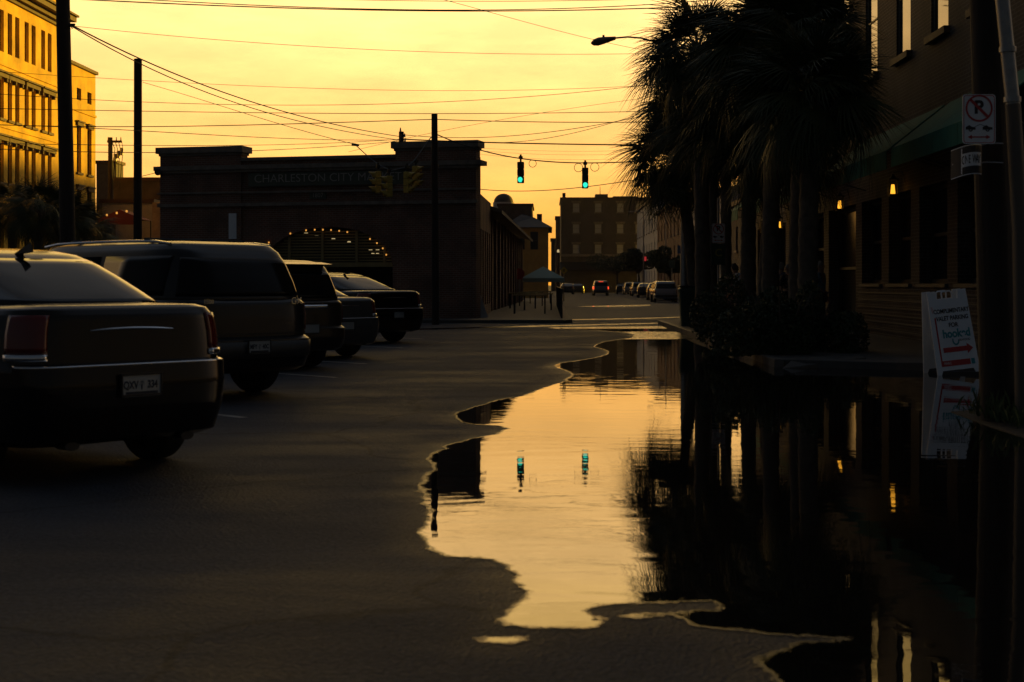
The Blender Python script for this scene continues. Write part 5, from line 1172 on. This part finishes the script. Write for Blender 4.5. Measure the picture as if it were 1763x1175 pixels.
# distant street trees
def tree(label, x, y, h, r, seed, n=9000, size=.12):
    t_ = thing('street_tree', label, 'tree', (x, y, 0)); MB().tube([(0, 0, 0), (.05, 0, h*.3), (0, .1, h*.55)], [.18, .13, .08], 8).build('trunk', M_trunk, t_, True)
    m_ = MB()
    for i in range(6): a = i*1.05; m_.tube([(0, 0, h*.4), (.35*r*math.cos(a), .35*r*math.sin(a), h*.6), (.7*r*math.cos(a), .7*r*math.sin(a), h*.8)], [.07, .05, .02], 5)
    m_.build('limbs', M_trunk, t_)
    me = leaf_cloud(n, r, r, h*.36, size, seed, 12); me.materials.append(M_bush); o = bpy.data.objects.new('crown', me); C.objects.link(o); o.parent = t_; o.location = (0, 0, h*.5); o['kind'] = 'stuff'
tree('broad dark street tree in front of the far tall building', X(1062, 190), 190, 6.2, 4.0, 21)
tree('dark street tree on the right side of the far street', X(1099, 160), 160, 6.0, 2.4, 22)
tree('street tree just left of the bin among the distant facades', X(1153, 120), 120, 4.6, 1.5, 23)
# grass around the right pole
gr = []; gm = MB(); r_ = random.Random(5)
for i in range(900):
    x = r_.uniform(4.1, 5.1); y = 13.4+r_.gauss(0, .45); h = r_.uniform(.05, .22)*(1.4 if abs(y-13.5) < .3 else .8); a = r_.uniform(0, 6.28); l = r_.uniform(.02, .10)
    gm.raw([(x-.004, y, .05), (x+.004, y, .05), (x+l*.4*math.cos(a), y+l*.4*math.sin(a), .05+h*.7), (x+l*math.cos(a), y+l*math.sin(a), .05+h)], [(0, 1, 2), (1, 3, 2)])
o = gm.build('grass', M_grass); tag(o, 'sparse grass tufts at the foot of the poles by the water', 'grass', kind='stuff')

# ================================================================ PEOPLE
def skin_obj(name, verts, edges, radii, m, parent, sub=2):
    me = bpy.data.meshes.new(name); me.from_pydata(verts, edges, []); o = bpy.data.objects.new(name, me); C.objects.link(o); o.parent = parent; me.materials.append(m)
    md = o.modifiers.new('skin', 'SKIN'); sv = me.skin_vertices[0].data
    for i, r in enumerate(radii): sv[i].radius = (r, r) if not isinstance(r, tuple) else r
    sv[0].use_root = True; md.use_smooth_shade = True
    s = o.modifiers.new('sub', 'SUBSURF'); s.levels = sub; s.render_levels = sub; return o
def person(label, x, y, rz, shirt, trousers, hair, h=1.74, z=.12, arm=0.0):
    p = thing('person', label, 'person', (x, y, z), rz); k = h/1.75
    J = {'pel': (0, 0, .95), 'wst': (0, 0, 1.10), 'chs': (0, -.01, 1.32), 'nek': (0, 0, 1.50), 'hd0': (0, -.01, 1.57), 'hd1': (0, -.02, 1.66), 'hd2': (0, -.015, 1.73),
         'hl': (.10, 0, .90), 'kl': (.11, -.02, .50), 'al': (.11, .02, .09), 'tl': (.12, -.15, .04), 'hr': (-.10, 0, .90), 'kr': (-.12, -.03, .50), 'ar': (-.13, .0, .09), 'tr': (-.14, -.17, .04),
         'sl': (.19, 0, 1.43), 'el': (.25, .02, 1.14), 'wl': (.26-arm*.15, -.08-arm*.2, .90+arm*.25), 'ml': (.26-arm*.2, -.12-arm*.22, .82+arm*.3), 'sr': (-.19, 0, 1.43), 'er': (-.25, .03, 1.14), 'wr': (-.25, -.05, .90), 'mr': (-.25, -.07, .82)}
    Rr = {'pel': .125, 'wst': .12, 'chs': (.15, .11), 'nek': .055, 'hd0': .075, 'hd1': .095, 'hd2': .07, 'hl': .09, 'kl': .06, 'al': .04, 'tl': .035, 'hr': .09, 'kr': .06, 'ar': .04, 'tr': .035, 'sl': .06, 'el': .042, 'wl': .03, 'ml': .028, 'sr': .06, 'er': .042, 'wr': .03, 'mr': .028}
    E = [('pel', 'wst'), ('wst', 'chs'), ('chs', 'nek'), ('nek', 'hd0'), ('hd0', 'hd1'), ('hd1', 'hd2'), ('pel', 'hl'), ('hl', 'kl'), ('kl', 'al'), ('al', 'tl'), ('pel', 'hr'), ('hr', 'kr'), ('kr', 'ar'), ('ar', 'tr'), ('chs', 'sl'), ('sl', 'el'), ('el', 'wl'), ('wl', 'ml'), ('chs', 'sr'), ('sr', 'er'), ('er', 'wr'), ('wr', 'mr')]
    def mk_(names, name, m, grow, sub=1):
        nm = [q for q in J if q in names]; ix = {q: i for i, q in enumerate(nm)}
        rad = [tuple((a+grow)*k for a in Rr[q]) if isinstance(Rr[q], tuple) else (Rr[q]+grow)*k for q in nm]
        skin_obj(name, [tuple(c*k for c in J[q]) for q in nm], [(ix[a], ix[b_]) for a, b_ in E if a in ix and b_ in ix], rad, m, p, sub)
    # fingers: five short tapering chains from each palm, joined to the body skeleton
    vn = dict(J)
    for s, wr in ((1, 'ml'), (-1, 'mr')):
        bx_, by_, bz_ = J[wr]
        for i in range(5):
            a = 'f%s%d' % (wr, i); J[a+'a'] = (bx_+(-.02 if i == 4 else 0)*s, by_-.03+.018*i if i < 4 else by_-.04, bz_-.03); J[a+'b'] = (bx_-.01*s, by_-.035+.02*i if i < 4 else by_-.065, bz_-(.10-.008*abs(i-1.5) if i < 4 else .06))
            Rr[a+'a'] = .011; Rr[a+'b'] = .008; E.append((wr, a+'a')); E.append((a+'a', a+'b'))
    mk_(set(J), 'body', M_skin, 0)
    mk_({'pel', 'wst', 'chs', 'sl', 'el', 'sr', 'er'}, 'shirt', shirt, .022)
    mk_({'pel', 'hl', 'kl', 'al', 'hr', 'kr', 'ar'}, 'trousers', trousers, .022)
    m = MB(); n = 12; v = []
    for j in range(7):
        a = PI*.5*j/6; 
        for i in range(n): b_ = 2*PI*i/n; v.append((.098*k*math.cos(a)*math.cos(b_), (.02+.115*math.cos(a)*math.sin(b_))*k, (1.66+.12*math.sin(a)-.07*math.cos(a)*(math.sin(b_) > 0))*k))
    m.raw(v, [(j*n+i, j*n+(i+1) % n, (j+1)*n+(i+1) % n, (j+1)*n+i) for j in range(6) for i in range(n)]); m.build('hair', hair, p, 2)
    m = MB(); m.cyl((0, -.10*k, 1.645*k), (0, -.135*k, 1.625*k), .012, .016, 6).build('nose', M_skin, p)
    m = MB(); m.box((.035*k, -.108*k, 1.67*k), (.022, .012, .010)); m.box((-.035*k, -.108*k, 1.67*k), (.022, .012, .010)); m.build('eyes', M_blk, p)
    m = MB(); m.box((0, -.105*k, 1.60*k), (.045, .01, .008)); m.build('mouth', mat('lips', (.3, .1, .09), .6), p)
    for s in (1, -1): MB().cyl((s*.088*k, 0, 1.65*k), (s*.105*k, .01, 1.65*k), .03, .022, 8).build('ear', M_skin, p, True)
    return p
cl_b = mat('blue_shirt', (.16, .28, .42), .8); cl_w = mat('white_shirt', (.5, .5, .55), .8); cl_d = mat('dark_clothes', (.03, .03, .04), .8); cl_k = mat('pink_dress', (.30, .14, .13), .8); cl_n = mat('navy_shirt', (.04, .06, .14), .8)
person('person in a light blue shirt standing outside the restaurant door', X(1412, 35), 35, R(60), cl_b, cl_d, M_greyh)
person('person in dark clothes in the waiting group, nearest the doorway', X(1380, 37.5), 37.5, R(-100), cl_d, cl_d, M_greyh, 1.66)
person('person in dark shirt between two others on the pavement', X(1357, 39), 39, R(30), cl_d, cl_d, M_greyh, 1.72)
person('person in navy shirt beside the palmetto trunk with grey hair', X(1345, 41), 41, R(140), cl_n, cl_d, M_greyh, 1.8)
person('person in navy top standing left of the group near the far doorway', X(1318, 42), 42, R(90), cl_n, cl_d, M_hair, 1.85)
person('person with long dark hair and pinkish top by the small parking sign', X(1265, 36), 36, R(200), cl_k, cl_k, M_hair, 1.7, arm=.6)
person('person in a white shirt half hidden by a palmetto trunk', X(1281, 35), 35, R(10), cl_w, cl_d, M_hair, 1.72)
